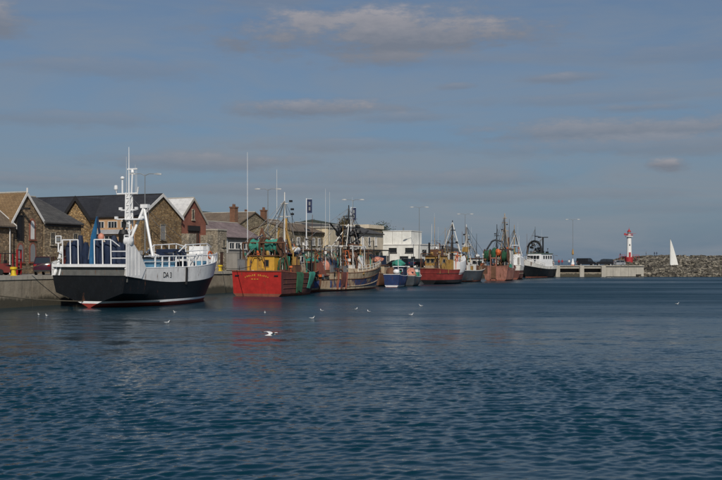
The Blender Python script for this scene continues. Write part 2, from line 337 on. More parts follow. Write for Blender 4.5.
# ------------------------------------------------------------------ mesh helpers
class MB:
    def __init__(s): s.v = []; s.f = []; s.m = []; s.cur = 0
    def add(s, verts, faces):
        o = len(s.v); s.v += [tuple(p) for p in verts]
        for f in faces: s.f.append(tuple(i + o for i in f)); s.m.append(s.cur)
        return s
    def box(s, c, d, rz=0, ry=0):
        hx, hy, hz = d[0] / 2, d[1] / 2, d[2] / 2
        vs = [Vector((x, y, z)) for x in (-hx, hx) for y in (-hy, hy) for z in (-hz, hz)]
        mt = Matrix.Rotation(rz, 3, 'Z') @ Matrix.Rotation(ry, 3, 'Y')
        vs = [mt @ v + Vector(c) for v in vs]
        return s.add(vs, [(0, 1, 3, 2), (4, 6, 7, 5), (0, 4, 5, 1), (2, 3, 7, 6), (0, 2, 6, 4), (1, 5, 7, 3)])
    def b(s, x0, x1, y0, y1, z0, z1):
        return s.box(((x0 + x1) / 2, (y0 + y1) / 2, (z0 + z1) / 2), (abs(x1 - x0), abs(y1 - y0), abs(z1 - z0)))
    def tube(s, pts, r, n=6, cap=True):
        pts = [Vector(p) for p in pts]; k = len(pts); rr = r if isinstance(r, (list, tuple)) else [r] * k
        rings = []
        for i, p in enumerate(pts):
            t = (pts[min(i + 1, k - 1)] - pts[max(i - 1, 0)])
            if t.length < 1e-6: t = Vector((0, 0, 1))
            t.normalize()
            a = Vector((0, 0, 1)) if abs(t.z) < .9 else Vector((1, 0, 0))
            e1 = t.cross(a).normalized(); e2 = t.cross(e1)
            rings.append([p + (e1 * math.cos(2 * math.pi * j / n) + e2 * math.sin(2 * math.pi * j / n)) * rr[i] for j in range(n)])
        return s.loft(rings, cap)
    def loft(s, rings, cap=True, closed=True):
        n = len(rings[0]); vs = [p for r in rings for p in r]; fs = []
        for i in range(len(rings) - 1):
            for j in range(n if closed else n - 1):
                a = i * n + j; b_ = i * n + (j + 1) % n
                fs.append((a, b_, b_ + n, a + n))
        if cap: fs.append(tuple(range(n - 1, -1, -1))); fs.append(tuple((len(rings) - 1) * n + j for j in range(n)))
        return s.add(vs, fs)
    def lathe(s, prof, c=(0, 0, 0), n=16, axis='z'):
        rings = []
        for r, h in prof:
            ring = []
            for j in range(n):
                a = 2 * math.pi * j / n; x, y = r * math.cos(a), r * math.sin(a)
                p = {'z': (x, y, h), 'y': (x, h, -y), 'x': (h, x, y)}[axis]
                ring.append((p[0] + c[0], p[1] + c[1], p[2] + c[2]))
            rings.append(ring)
        return s.loft(rings)
    def prism(s, poly, a0, a1, axis='y'):
        n = len(poly)
        def P(p, a): return {'y': (p[0], a, p[1]), 'x': (a, p[0], p[1]), 'z': (p[0], p[1], a)}[axis]
        vs = [P(p, a0) for p in poly] + [P(p, a1) for p in poly]
        fs = [tuple(range(n)), tuple(range(2 * n - 1, n - 1, -1))] + [(j, j + n, (j + 1) % n + n, (j + 1) % n) for j in range(n)]
        return s.add(vs, fs)
    def build(s, name, mat, parent=None, smooth=False):
        me = bpy.data.meshes.new(name); me.from_pydata(s.v, [], s.f)
        mats = mat if isinstance(mat, (list, tuple)) else [mat]
        for q in mats: me.materials.append(M[q] if isinstance(q, str) else q)
        if len(mats) > 1: me.polygons.foreach_set('material_index', s.m)
        import bmesh as _b
        bm = _b.new(); bm.from_mesh(me); _b.ops.recalc_face_normals(bm, faces=bm.faces[:]); bm.to_mesh(me); bm.free()
        if smooth:
            me.polygons.foreach_set('use_smooth', [True] * len(me.polygons)); me.set_sharp_from_angle(angle=R(40))
        me.update()
        o = bpy.data.objects.new(name, me); COL.objects.link(o)
        if parent: o.parent = parent
        return o
def tag(o, label=None, cat=None, group=None, kind=None):
    for k, v in (('label', label), ('category', cat), ('group', group), ('kind', kind)):
        if v: o[k] = v
    return o
def thing(name, loc, rz, label, cat, group=None):
    o = bpy.data.objects.new(name, None); COL.objects.link(o); o.empty_display_size = .5
    o.location = loc; o.rotation_euler = (0, 0, rz); return tag(o, label, cat, group)
def copy_tree(o, parent=None):
    c = o.copy(); COL.objects.link(c); c.parent = parent
    for ch in [k for k in o.children]: copy_tree(ch, c)
    return c
def part(root, name, mat, fn, smooth=False):
    mb = MB(); fn(mb); return mb.build(name, mat, root, smooth)
def tubep(root, name, mat, pts, r, n=6): return MB().tube(pts, r, n).build(name, mat, root, True)
def boxp(root, name, mat, *a): return MB().b(*a).build(name, mat, root)
def lump(rx, ry, rz, amp=.18, seed=0, n=12, m=8):
    rnd = random.Random(seed); rings = []
    for i in range(1, m):
        th = math.pi * i / m; rings.append([(rx * math.sin(th) * math.cos(2 * math.pi * j / n) * (1 + rnd.uniform(-amp, amp)),
            ry * math.sin(th) * math.sin(2 * math.pi * j / n) * (1 + rnd.uniform(-amp, amp)), rz * (1 + math.cos(th)) * (1 + rnd.uniform(-amp, amp) * .6)) for j in range(n)])
    return rings

# ------------------------------------------------------------------ the quay frame: u along the quay edge, v inland
QD = Vector((.3985, .9172, 0)); QM = Vector((-.9172, .3985, 0)); Q0 = Vector((-33, 82, 0)); QROT = math.atan2(.9172, .3985)
QZ = 2.77
def uv(u, v, z=QZ): p = Q0 + QD * u + QM * v; return Vector((p.x, p.y, z))
# ================================================================== SETTING
def structure(o): o['kind'] = 'structure'; return o
# water: one sheet to the horizon
def water_sheet():
    import numpy as np
    rg = np.random.default_rng(5); S = 30000.0; X0, X1, Y0, Y1 = -23.0, 23.0, 14.5, 50.0
    ys = [Y0]
    while ys[-1] < Y1: ys.append(ys[-1] + .042 + .0026 * (ys[-1] - Y0))
    ys = np.array(ys); ys *= 1.0; ys[-1] = Y1
    nx = 840; xs = np.linspace(X0, X1, nx); gx, gy = np.meshgrid(xs, ys)
    z = np.zeros_like(gx)
    for k in range(64):                                  # wind wavelets, chop and a little swell
        lam = .15 * (3.8 ** rg.random() if k > 7 else 12.0 ** rg.random()); kk = 2 * np.pi / lam; th = rg.normal(-np.pi / 2 + .25, .52)
        sl = .067 * (1.0 if lam < .9 else .6)
        ph = rg.random() * 6.283; bend = .35 * np.sin(.9 * gx + ph * 3) * np.sin(.55 * gy + ph)
        env = .55 + .45 * np.sin(gx * (.5 + 1.6 * rg.random()) + ph + .6 * gy) * np.sin(gy * (.2 + .4 * rg.random()) + 2 * ph)
        z += sl / kk * env * np.sin(kk * (np.cos(th) * gx + np.sin(th) * gy) + ph + bend * kk * .15)
    lane = .72 + .28 * np.sin(.16 * gx + .35 * gy + 1.1 * np.sin(.11 * gx + .5)) * np.sin(.21 * gy - .09 * gx + 1)
    fade = np.clip((Y1 - gy) / 16, 0, 1) * np.clip((gx - X0) / 2, 0, 1) * np.clip((X1 - gx) / 2, 0, 1) * np.clip((gy - Y0) / .5, 0, 1)
    z *= lane * fade ** .8 * 1.25
    ny = len(ys); co = np.stack([gx, gy, z], -1).reshape(-1, 3)
    idx = np.arange(nx * ny).reshape(ny, nx); q = np.stack([idx[:-1, :-1], idx[:-1, 1:], idx[1:, 1:], idx[1:, :-1]], -1).reshape(-1, 4)
    b0 = len(co); out = np.array([(-S, -200, 0), (S, -200, 0), (S, Y0, 0), (X1, Y0, 0), (X0, Y0, 0), (-S, Y0, 0), (S, Y1, 0), (X1, Y1, 0), (X0, Y1, 0), (-S, Y1, 0), (S, S, 0), (-S, S, 0)], float)
    co = np.concatenate([co, out]); q = np.concatenate([q, b0 + np.array([(0, 1, 2, 5), (3, 2, 6, 7), (5, 4, 8, 9), (9, 6, 10, 11)])])
    me = bpy.data.meshes.new('water'); me.vertices.add(len(co)); me.vertices.foreach_set('co', co.ravel())
    me.loops.add(q.size); me.loops.foreach_set('vertex_index', q.ravel()); me.polygons.add(len(q))
    me.polygons.foreach_set('loop_start', np.arange(0, q.size, 4)); me.polygons.foreach_set('use_smooth', np.ones(len(q), bool)); me.update(calc_edges=True); me.validate()
    me.materials.append(M['water']); o = bpy.data.objects.new('water', me); COL.objects.link(o); return o
structure(water_sheet())

# quay and pier: deck polygon extruded down to the sea bed
edge_uv = [(-65, 0), (34.5, 0), (37, 3.0), (112, 4.6), (150, 4.2), (178, 2.2)]
edge = [uv(u, v, 0) for u, v in edge_uv] + [Vector((46.8, 250, 0)), Vector((72.8, 250, 0)), Vector((72.8, 265, 0)), Vector((46, 266, 0)),
        Vector((30, 300, 0)), Vector((-60, 340, 0)), Vector((-260, 340, 0)), Vector((-260, 22, 0))]
poly = [(p.x, p.y) for p in edge]
qm = MB(); n = len(poly)
qm.add([(x, y, QZ) for x, y in poly] + [(x, y, -1.5) for x, y in poly], [(j, (j + 1) % n, (j + 1) % n + n, j + n) for j in range(n) if j != 6])
qm.cur = 1; qm.add([(x, y, QZ) for x, y in poly], [tuple(range(n))])
quay = structure(qm.build('quay', ['quay', 'deck_concrete']))
# coping stones along the edge of the quay (near stretch, where they can be told apart)
cs = MB().b(-.98, .98, -.12, .55, -.30, .06).build('coping_stone', 'coping', quay)
first = True
for k in range(52):
    u = -20 + k * 2.0
    v = 0 if u < 34 else (3.0 + (u - 37) * .0213 if u > 37.5 else None)
    if v is None: continue
    c = cs if first else cs.copy()
    if not first: COL.objects.link(c); c.parent = quay
    first = False
    c.location = uv(u + random.uniform(-.01, .01), v, QZ + random.uniform(-.012, .012)); c.rotation_euler = (0, 0, QROT + random.uniform(-.006, .006))
# concrete wall panels with open joints on the near wall face
pp = MB().b(-2.44, 2.44, -.05, .10, -1.0, QZ - .34).build('wall_panel', 'quay', quay)
for k in range(11):
    c = pp if k == 0 else pp.copy()
    if k: COL.objects.link(c); c.parent = quay
    c.location = uv(-20 + k * 4.95, .0, 0) ; c.rotation_euler = (0, 0, QROT)
# a low parapet block of pale concrete standing back from the edge on the left
pb = MB().b(-.9, .9, -.3, .3, 0, .42).build('kerb_block', 'coping', quay)
for k in range(7):
    c = pb if k == 0 else pb.copy()
    if k: COL.objects.link(c); c.parent = quay
    c.location = uv(-8 + k * 1.9, 1.6 + random.uniform(-.04, .04), QZ); c.rotation_euler = (0, 0, QROT + random.uniform(-.02, .02))
# pier head front: piers, slots under the deck, low wall between
def front(x0, x1, z0, z1, y0, y1, name, mat): return boxp(quay, name, mat, x0, x1, y0, y1, z0, z1)
front(46.8, 62.4, -1.5, 1.15, 249.55, 251.2, 'lower_wall', 'quay')
front(46.8, 62.4, 2.15, 2.70, 249.75, 251.1, 'deck_beam', 'coping')
front(46.8, 62.4, 1.15, 2.15, 251.2, 251.4, 'back_wall', 'black')  # black panel painted in for the shade inside the slots
front(62.4, 72.8, -1.5, 2.70, 250.2, 250.6, 'back_wall', 'quay')
for x in (47.6, 50.6, 56.8, 62.4): front(x - .55, x + .55, -1.5, 2.72, 249.3, 250.9, 'pier_post', 'coping')
for k in range(5): front(62.96 + k * 1.98, 64.90 + k * 1.98, 0.1, 2.62, 249.8, 250.2, 'wall_panel', 'coping')
for k in range(13): front(46.9 + k * 2.0, 48.85 + k * 2.0, QZ - .05, QZ + .16, 249.45, 250.2, 'coping_stone', 'coping')

# low hill far behind the buildings
hm = MB(); rings = []
prof = [(-330, 10), (-260, 22), (-190, 28), (-140, 30), (-95, 29), (-70, 27), (-58, 23), (-44, 21), (-25, 24), (0, 19), (30, 11), (45, 3)]
for k, (dy, sc) in enumerate([(0, .1), (20, .6), (60, 1.0), (140, .9), (220, .1)]):
    rings.append([(x, 430 + dy + random.uniform(-6, 6), 1 + max(0, h * sc + random.uniform(-.8, .8))) for x, h in prof])
hm.loft(rings, False, False); structure(hm.build('hill', 'hill', None, True))

# rubble breakwaters: a core with boulders on it
def breakwater(name, pts, top, half, n, seed, rmin, rmax):
    rnd = random.Random(seed); core = MB(); rings = []
    for (x, y, k) in pts:
        rings.append([(x, y - half, -1), (x, y - half * .35, top * k * .8), (x, y, top * k * .9), (x, y + half * .35, top * k * .8), (x, y + half, -1)])
    core.loft(rings, False, False); c = structure(core.build(name, 'rock', None, True))
    rk = MB()
    for i in range(n):
        t = rnd.random() * (len(pts) - 1); j = int(t); f = t - j
        x = pts[j][0] * (1 - f) + pts[j + 1][0] * f; y = pts[j][1] * (1 - f) + pts[j + 1][1] * f; k = pts[j][2] * (1 - f) + pts[j + 1][2] * f
        w = rnd.uniform(-1, .75); z = top * k * (1 - abs(w) ** 1.3) * .92 - .1
        r = rnd.uniform(rmin, rmax); a = rnd.uniform(0, 6.3)
        vs = []
        for sx in (-1, 1):
            for sy in (-1, 1):
                for sz in (-1, 1):
                    q = Vector((sx * r * rnd.uniform(.6, 1.15), sy * r * rnd.uniform(.5, 1), sz * r * rnd.uniform(.4, .8)))
                    q = Matrix.Rotation(a, 3, 'Z') @ Matrix.Rotation(rnd.uniform(-.25, .25), 3, 'X') @ q
                    vs.append((x + q.x, y + w * half + q.y, z + q.z))
        rk.add(vs, [(0, 1, 3, 2), (4, 6, 7, 5), (0, 4, 5, 1), (2, 3, 7, 6), (0, 2, 6, 4), (1, 5, 7, 3)])
    o = rk.build('boulders', 'rock', c); o['kind'] = 'stuff'
    return c
breakwater('near_breakwater', [(71.5, 259, 1), (90, 258, .98), (110, 259, 1.0), (150, 262, 1)], 2.9, 9, 2800, 3, .3, .85)
breakwater('far_breakwater', [(99, 398, .02), (103, 398, .55), (108, 398, .95), (125, 400, 1.02), (150, 404, 1.0), (200, 410, .98), (260, 420, .98)], 6.3, 14, 3600, 4, .4, 1.15)

# ================================================================== BUILDINGS
def building(name, label, u, v, drot=0):
    return thing(name, uv(u, v), QROT + drot, label, 'building')
def arch_poly(w, h, pointed):
    pts = [(-w / 2, 0), (w / 2, 0), (w / 2, h - w * .6)]
    for k in range(1, 6):
        a = math.pi * k / 6; pts.append((w / 2 * math.cos(a), h - w * .6 + w * (.75 if pointed else .5) * math.sin(a)))
    return pts + [(-w / 2, h - w * .6)]
def opening(root, face, a, z, w, h, name='window', frame='white_trim', pane='glass', arched=False, bars=1, off=0, sill=True, fw=.12):
    """a window or door set in a wall: face 'f' is the wall at y=off towards the water, 'l' the wall at x=off towards the camera"""
    def T(mb, poly, d0, d1):
        if face == 'f': mb.prism([(a + p[0], z + p[1]) for p in poly], off - d0, off - d1, 'y')
        else: mb.prism([(a + p[0], z + p[1]) for p in poly], off - d0, off - d1, 'x')
    rect = lambda x0, x1, z0, z1: [(x0, z0), (x1, z0), (x1, z1), (x0, z1)]
    f = MB()
    if arched:
        T(f, arch_poly(w + 2 * fw, h + fw, True), -.02, .05)
    else:
        T(f, rect(-w / 2 - fw, -w / 2, -fw * .3, h + fw), -.02, .09); T(f, rect(w / 2, w / 2 + fw, -fw * .3, h + fw), -.02, .09)
        T(f, rect(-w / 2, w / 2, h, h + fw), -.02, .09)
    o = f.build(name, frame, root)
    p = MB(); T(p, arch_poly(w, h, True) if arched else rect(-w / 2, w / 2, 0, h), .0, .06 if arched else .02); p.build('pane' if name == 'window' else 'leaf', pane, o)
    if bars and not arched:
        for k in range(bars):
            x = -w / 2 + w * (k + 1) / (bars + 1); b = MB(); T(b, rect(x - .025, x + .025, 0, h), .0, .05); b.build('glazing_bar', frame, o)
        if name == 'window' and h > .9:
            b = MB(); T(b, rect(-w / 2, w / 2, h * .5 - .025, h * .5 + .025), .0, .048); b.build('glazing_bar', frame, o)
    if sill and name == 'window':
        s_ = MB(); T(s_, rect(-w / 2 - fw - .08, w / 2 + fw + .08, -.16, -.03), -.02, .16); s_.build('sill', frame, o)
    return o
def gabled(root, W, D, eave, ridge, axis, wall, roof, over=.28, th=.16, barge=None, ap=None):
    """axis 'y': gable faces the water, W along the quay; axis 'x': ridge runs along the quay, D is the span"""
    span, length = (W, D) if axis == 'y' else (D, W); ap = span / 2 if ap is None else ap
    ex = 'y' if axis == 'y' else 'x'
    w = MB(); w.prism([(0, 0), (span, 0), (span, eave), (ap, ridge), (0, eave)], 0, length, ex); wo = w.build('wall', wall, root)
    r = MB()
    s1 = (ridge - eave) / ap; s2 = (ridge - eave) / (span - ap); e = over
    lift = .02
    r.prism([(-e, eave - s1 * e + lift), (ap, ridge + lift), (ap, ridge + th * 1.3 + lift), (-e, eave - s1 * e + th + lift)], -over * .6, length + over * .6, ex)
    r.prism([(span + e, eave - s2 * e + lift), (ap + .004, ridge + lift), (ap + .004, ridge + th * 1.3 + lift), (span + e, eave - s2 * e + th + lift)], -over * .6, length + over * .6, ex)
    ro = r.build('roof', roof + '_' + ('x' if axis == 'x' else 'y'), root)
    tubep(ro, 'ridge_tile', 'dark_trim' if 'dark' in roof else 'coping', [(ap, -over * .6, ridge + th * 1.25), (ap, length + over * .6, ridge + th * 1.25)] if axis == 'y' else
          [(-over * .6, ap, ridge + th * 1.25), (length + over * .6, ap, ridge + th * 1.25)], .11, 6)
    if barge:
        for end in (-over * .6 - .07, length + over * .6 + .01):
            for sgn in (0, 1):
                b = MB(); x0, x1 = (-e, ap) if not sgn else (ap + .004, span + e); z0, z1 = (eave - s1 * e, ridge) if not sgn else (ridge, eave - s2 * e)
                b.prism([(x0, z0 - .14), (x1, z1 - .14), (x1, z1 + .27), (x0, z0 + .27)], end, end + .06, ex); b.build('bargeboard', barge, root)
    # gutters along the eaves
    for x, z in ((-e - .06, eave - s1 * e + .02), (span + e + .06, eave - s2 * e + .02)):
        tubep(root, 'gutter', 'dark_trim', [(x, 0, z), (x, length, z)] if axis == 'y' else [(0, x, z), (length, x, z)], .07, 6)
    return wo, ro
def chimney(parent, x, y, z0, z1, w, d, mat='chimney_brick', pots=2):
    c = MB(); c.b(x - w / 2, x + w / 2, y - d / 2, y + d / 2, z0, z1 - .22); c.b(x - w / 2 - .08, x + w / 2 + .08, y - d / 2 - .08, y + d / 2 + .08, z1 - .22, z1)
    o = c.build('chimney', mat, parent)
    for k in range(pots):
        px = x + (k - (pots - 1) / 2) * w * .5
        MB().lathe([(.13, z1), (.16, z1 + .08), (.12, z1 + .4), (.15, z1 + .46)], (px, y, 0), 8).build('chimney_pot', 'orange' if 0 else 'chimney_brick', o, True)
def downpipe(root, x, y, z): tubep(root, 'downpipe', 'white_trim', [(x, y, 0), (x, y, z - .3), (x, y + .2, z)], .06, 6)

# A: low stone store at the left edge, ridge along the quay
b = building('stone_store', 'low stone store with brown roof and pale downpipe at the left edge', -6, 10)
gabled(b, 21.6, 7.2, 5.0, 7.55, 'x', 'stone_a', 'tile_brown', barge='white_trim')
for x in (5.2, 9.8, 14.4, 18.6): opening(b, 'f', x, 1.4, .55, 2.4, arched=True, pane='glass_pale', frame='stone_pale')
downpipe(b, 21.0, -.12, 4.9)
# B: tall narrow gable with lancets
b = building('gabled_warehouse', 'steep gabled stone warehouse with orange tan roof and lancet windows behind the low store', 15.8, 10.35)
gabled(b, 4.5, 14, 5.6, 8.45, 'y', 'stone_a', 'tile_tan', barge='white_trim', ap=2.0)
opening(b, 'f', 2.95, 3.7, .55, 1.9, arched=True, pane='white_trim', frame='red_brick', fw=.2)
opening(b, 'f', 1.2, 1.3, .65, 1.7, arched=True, pane='glass_pale', frame='red_brick', fw=.16)
opening(b, 'f', 3.0, 1.3, .7, 1.8, arched=True, pane='glass_pale', frame='red_brick', fw=.16)
opening(b, 'f', 1.15, 3.5, .75, 2.6, name='hoist_door', frame='dark_trim', pane='black', bars=0)
MB().b(1.0, 1.25, -1.3, .1, 6.75, 6.95).build('hoist_beam', 'dark_trim', b)
tubep(b, 'finial', 'white_trim', [(2.0, -.2, 8.6), (2.0, -.2, 9.1)], .09)
# C: slate roofed stone house with red door
b = building('slate_store', 'stone house with grey slate roof and dark red door under a dark canopy', 20.45, 10.2)
gabled(b, 6.0, 13.6, 5.55, 8.65, 'x', 'stone_b', 'slate_grey')
opening(b, 'f', 3.5, 0, 1.25, 2.6, name='door', frame='dark_trim', pane='door_red', bars=0)
MB().prism([(-1.1, 2.75), (0, 3.1), (0, 2.95), (-1.1, 2.6)], 2.0, 5.2, 'x').build('canopy', 'dark_trim', b)
opening(b, 'f', 5.0, 3.2, .6, 1.2, pane='glass', frame='stone_pale'); opening(b, 'f', 1.3, 3.2, .6, 1.2, pane='glass', frame='stone_pale')
MB().b(-.05, 6.2, -.14, .02, 5.15, 5.35).build('fascia', 'dark_trim', b)
# D: long dark slate warehouse, gable to the water, peach side wall, cross gable
b = building('slate_warehouse', 'long warehouse with black slate roof, peach side wall and stone end gable', 37.4, 10)
gabled(b, 8.8, 24, 7.0, 9.75, 'y', 'stone_gold', 'slate_dark', barge='white_trim', ap=4.4)
MB().b(-.14, -.004, .9, 23.4, 3.0, 6.85).build('rendered_wall', 'peach', b)
MB().b(-.55, -.145, 1.2, 10.5, 4.75, 5.3).build('sign_band', 'sign_band', b)
for y in (2.2, 4.2, 6.2): opening(b, 'l', y, 5.55, 1.3, .75, off=-.14, frame='white_trim', pane='glass', bars=2, sill=False, fw=.06)
for y in (2.4, 4.8, 6.6): opening(b, 'l', y, 3.1, 1.2, 1.4, off=-.14, frame='white_trim', pane='glass', sill=False, fw=.08)
cg = MB(); cg.prism([(7.0, 0), (10.9, 0), (10.9, 6.9), (8.95, 9.2), (7.0, 6.9)], -1.2, -.15, 'x'); cg.build('cross_gable', 'stone_gold', b)
r = MB(); r.prism([(6.7, 6.55), (8.95, 9.22), (8.95, 9.5), (6.7, 6.83)], -1.45, 4.2, 'x'); r.prism([(11.2, 6.55), (8.954, 9.22), (8.954, 9.5), (11.2, 6.83)], -1.45, 4.2, 'x'); r.build('cross_roof', 'slate_dark_x', b)
for s_ in (0, 1):
    q = MB(); q.prism([(6.6, 6.2), (8.95, 9.0), (8.95, 9.62), (6.6, 6.82)] if not s_ else [(11.3, 6.2), (8.954, 9.0), (8.954, 9.62), (11.3, 6.82)], -1.55, -1.46, 'x'); q.build('bargeboard', 'dark_trim', b)
opening(b, 'f', 4.6, 4.1, .95, 1.9, pane='glass_pale', frame='stone_pale')
opening(b, 'f', 2.0, 1.0, .95, 1.9, pane='glass', frame='stone_pale'); opening(b, 'f', 6.8, 1.0, .95, 1.9, pane='glass', frame='stone_pale')
# E: red brick gable, white sheet roof
b = building('brick_warehouse', 'red brick gabled warehouse with white sheet roof and slit window', 46.35, 10.4)
gabled(b, 6.4, 16, 6.7, 9.75, 'y', 'red_brick', 'sheet_white', barge='coping')
opening(b, 'f', 3.2, 7.0, .38, 1.3, pane='black', frame='stone_pale', bars=0)
opening(b, 'f', 3.3, 2.2, 2.3, 3.2, name='loading_door', pane='door_brown', frame='dark_trim', bars=2)
MB().b(1.9, 4.7, -.2, .02, 5.45, 6.15).build('lintel', 'dark_trim', b)
MB().b(0, 1.7, -1.5, -.02, 0, 5.0).build('buttress', 'stone_pale', b); MB().b(5.0, 6.4, -1.2, -.02, 0, 4.9).build('buttress', 'stone_pale', b)
# stone yard building with a flat parapet
b = building('parapet_store', 'flat topped pale stone store between brick gable and mauve shed', 52.9, 8.6)
MB().b(0, 2.4, 0, 5, 0, 5.6).build('wall', 'stone_pale', b); MB().b(-.1, 2.5, -.1, 5.1, 5.6, 5.8).build('parapet', 'coping', b)
opening(b, 'f', 1.0, .2, .9, 2.4, name='door', pane='door_brown', frame='stone_pale', bars=0); opening(b, 'f', 1.6, 3.4, .6, .9, frame='stone_pale')
# F: mauve slate shed
b = building('mauve_shed', 'low shed with mauve slate roof and white end wall', 56.4, 11)
gabled(b, 12.4, 8, 4.85, 7.05, 'x', 'grey_wall', 'slate_mauve')
MB().b(.0, 2.9, -.14, -.004, 2.3, 4.7).build('white_panel', 'white_wall', b)
for x in (4.2, 5.9, 7.6): opening(b, 'f', x, 3.2, 1.3, .8, pane='glass', frame='white_trim', bars=1)
opening(b, 'f', 1.4, 0, 1.0, 2.2, name='door', pane='door_brown', frame='white_trim', bars=0)
opening(b, 'f', 9.6, 0, 2.2, 2.8, name='door', pane='door_brown', frame='dark_trim', bars=2)
# G: olive gable with brick chimneys
b = building('chimney_house', 'broad olive stone gable with a brick chimney at each side', 81.0, 22)
gabled(b, 12.0, 12, 7.5, 9.75, 'y', 'stone_grey', 'tile_brown', ap=5.6)
chimney(b, .1, .9, 6.5, 10.6, 1.05, 1.0); chimney(b, 11.0, 1.2, 7, 10.6, .9, .9)
for x in (2.5, 5.8, 9.2): opening(b, 'f', x, 4.0, .9, 1.5)
b = building('ridge_house', 'low brown roofed house with one brick chimney behind the yellow mast', 94.0, 25)
gabled(b, 14, 8, 7.4, 9.3, 'x', 'stone_grey', 'tile_brown'); chimney(b, 1.6, 4, 8.6, 10.5, 1.0, .9)
for x in (2, 5.5, 9): opening(b, 'f', x, 4.2, .9, 1.4)
# H: grey stone warehouse
b = building('grey_store', 'grey stone store with low tan roof left of the cream end wall', 84.0, 13.2)
gabled(b, 12, 9, 6.4, 7.9, 'x', 'stone_grey', 'tile_brown')
for x in (2.2, 5.2, 8.0, 10.4): opening(b, 'f', x, 4.2, .9, 1.1, pane='glass', frame='white_trim')
for x in (3.4, 8.4): opening(b, 'f', x, 0, 2.2, 3.0, name='door', pane='green_shed', frame='dark_trim')
# I: long pale fish store with cream end block
b = building('fish_store', 'long pale rendered store with grey roof and cream end block', 96.6, 14.0)
gabled(b, 30, 10, 6.9, 8.3, 'x', 'pale_wall', 'slate_grey')
MB().b(-.3, 3.0, -1.6, 2.6, 0, 7.35).build('end_block', 'cream', b); MB().b(-.5, 3.2, -1.8, 2.8, 7.35, 7.6).build('parapet', 'coping', b)
for k in range(7): opening(b, 'f', 5.6 + k * 3.4, 4.6, .9, 1.5, pane='glass' if k % 2 else 'white_trim', frame='white_trim', bars=0)
MB().b(3.05, 29, -2.2, -.06, 3.4, 3.62).build('canopy', 'dark_trim', b)
for k in range(6): MB().b(3.4 + k * 5, 3.62 + k * 5, -2.1, -1.9, 0, 3.4).build('canopy_post', 'steel', b)
for k in range(5): opening(b, 'f', 5.2 + k * 5.6, 0, 2.6, 2.9, name='door', pane='green_shed' if k % 2 == 0 else 'door_brown', frame='dark_trim', bars=1)
b = building('brown_annex', 'stepped brown annex with pale parapet right of the pale store', 130.4, 19)
MB().b(0, 8, 0, 9, 0, 8.4).build('wall', 'stone_grey', b); MB().b(-.3, 8.3, -.3, 9.3, 8.4, 9.2).build('parapet', 'pale_wall', b)
for x in (1.6, 4, 6.4): opening(b, 'f', x, 5.2, 1.2, 1.2)
opening(b, 'l', 3, 5.2, 1.2, 1.2); opening(b, 'l', 6, 5.2, 1.2, 1.2)
# J: green kiosk by the quay
b = building('green_kiosk', 'pale green timber kiosk below the cream end block', 84.6, 8.4)
MB().b(0, 5.2, 0, 3, 0, 3.1).build('wall', 'green_shed', b); MB().prism([(-.3, 3.1), (3.3, 3.1), (3.3, 3.3), (-.3, 3.55)], -.3, 5.5, 'x').build('roof', 'grey_wall', b)
opening(b, 'f', 1.6, 1.2, 1.4, 1.0, frame='white_trim'); opening(b, 'f', 3.9, 0, .9, 2.1, name='door', pane='door_brown', frame='white_trim', bars=0)
# W: white modern two step building
b = building('white_offices', 'white flat roofed modern building with smaller upper storey box', 133, 8.0)
MB().b(0, 15, 0, 10.6, 0, 4.75).build('wall', 'white_wall', b); MB().b(-.12, 15.1, -.12, 10.7, 4.75, 4.95).build('parapet', 'white_trim', b)
MB().b(.6, 7.2, 2.3, 8.8, 4.95, 7.75).build('upper_storey', 'white_wall', b); MB().b(.5, 7.3, 2.2, 8.9, 7.75, 7.9).build('upper_parapet', 'white_trim', b)
for y in (2.5, 6.3): opening(b, 'l', y, 3.15, 1.7, .95, frame='dark_trim', pane='glass', bars=2, fw=.06)
opening(b, 'l', 3.7, 1.5, 1.8, .8, frame='dark_trim', pane='glass', bars=2, fw=.06)
opening(b, 'l', 9.3, 0, 1.1, 2.2, name='door', frame='dark_trim', pane='door_brown', bars=0)
opening(b, 'l', 1.6, 1.4, .8, .8, frame='dark_trim', pane='glass', fw=.06); opening(b, 'l', 7.4, 1.2, .5, 1.2, frame='grey_wall', pane='glass', fw=.06)
for k in range(3): opening(b, 'f', 2.4 + k * 4.6, 2.6, 2.4, 1.1, frame='dark_trim', pane='glass', bars=2, fw=.06)
for y in (4.4, 6.6): MB().b(.57, .6, y, y + .05, 4.96, 7.74).build('panel_joint', 'grey_wall', b)
for y in (2.0, 4.8, 7.6): MB().b(-.03, 0, y + .0, y + .05, .1, 2.9).build('panel_joint', 'grey_wall', b)
tubep(b, 'roof_rail', 'galv', [(8, .4, 4.95), (8, .4, 5.9), (14.6, .4, 5.9), (14.6, .4, 4.95)], .05)
MB().b(9.5, 11.5, 4, 6, 4.95, 6.0).build('plant_box', 'grey_wall', b); tubep(b, 'vent_pipe', 'galv', [(3, 5, 7.9), (3, 5, 8.6)], .15); tubep(b, 'downpipe', 'grey_wall', [(-.08, .3, 0), (-.08, .3, 4.8)], .06)
b = building('low_white_shed', 'low pale grey white shed right of the white building behind the dark red trawler', 150, 9.5)
gabled(b, 16, 8, 4.0, 5.0, 'x', 'white_wall', 'slate_grey')
for k in range(3): opening(b, 'f', 2.5 + k * 5, 1.6, 1.6, 1.2, frame='white_trim')

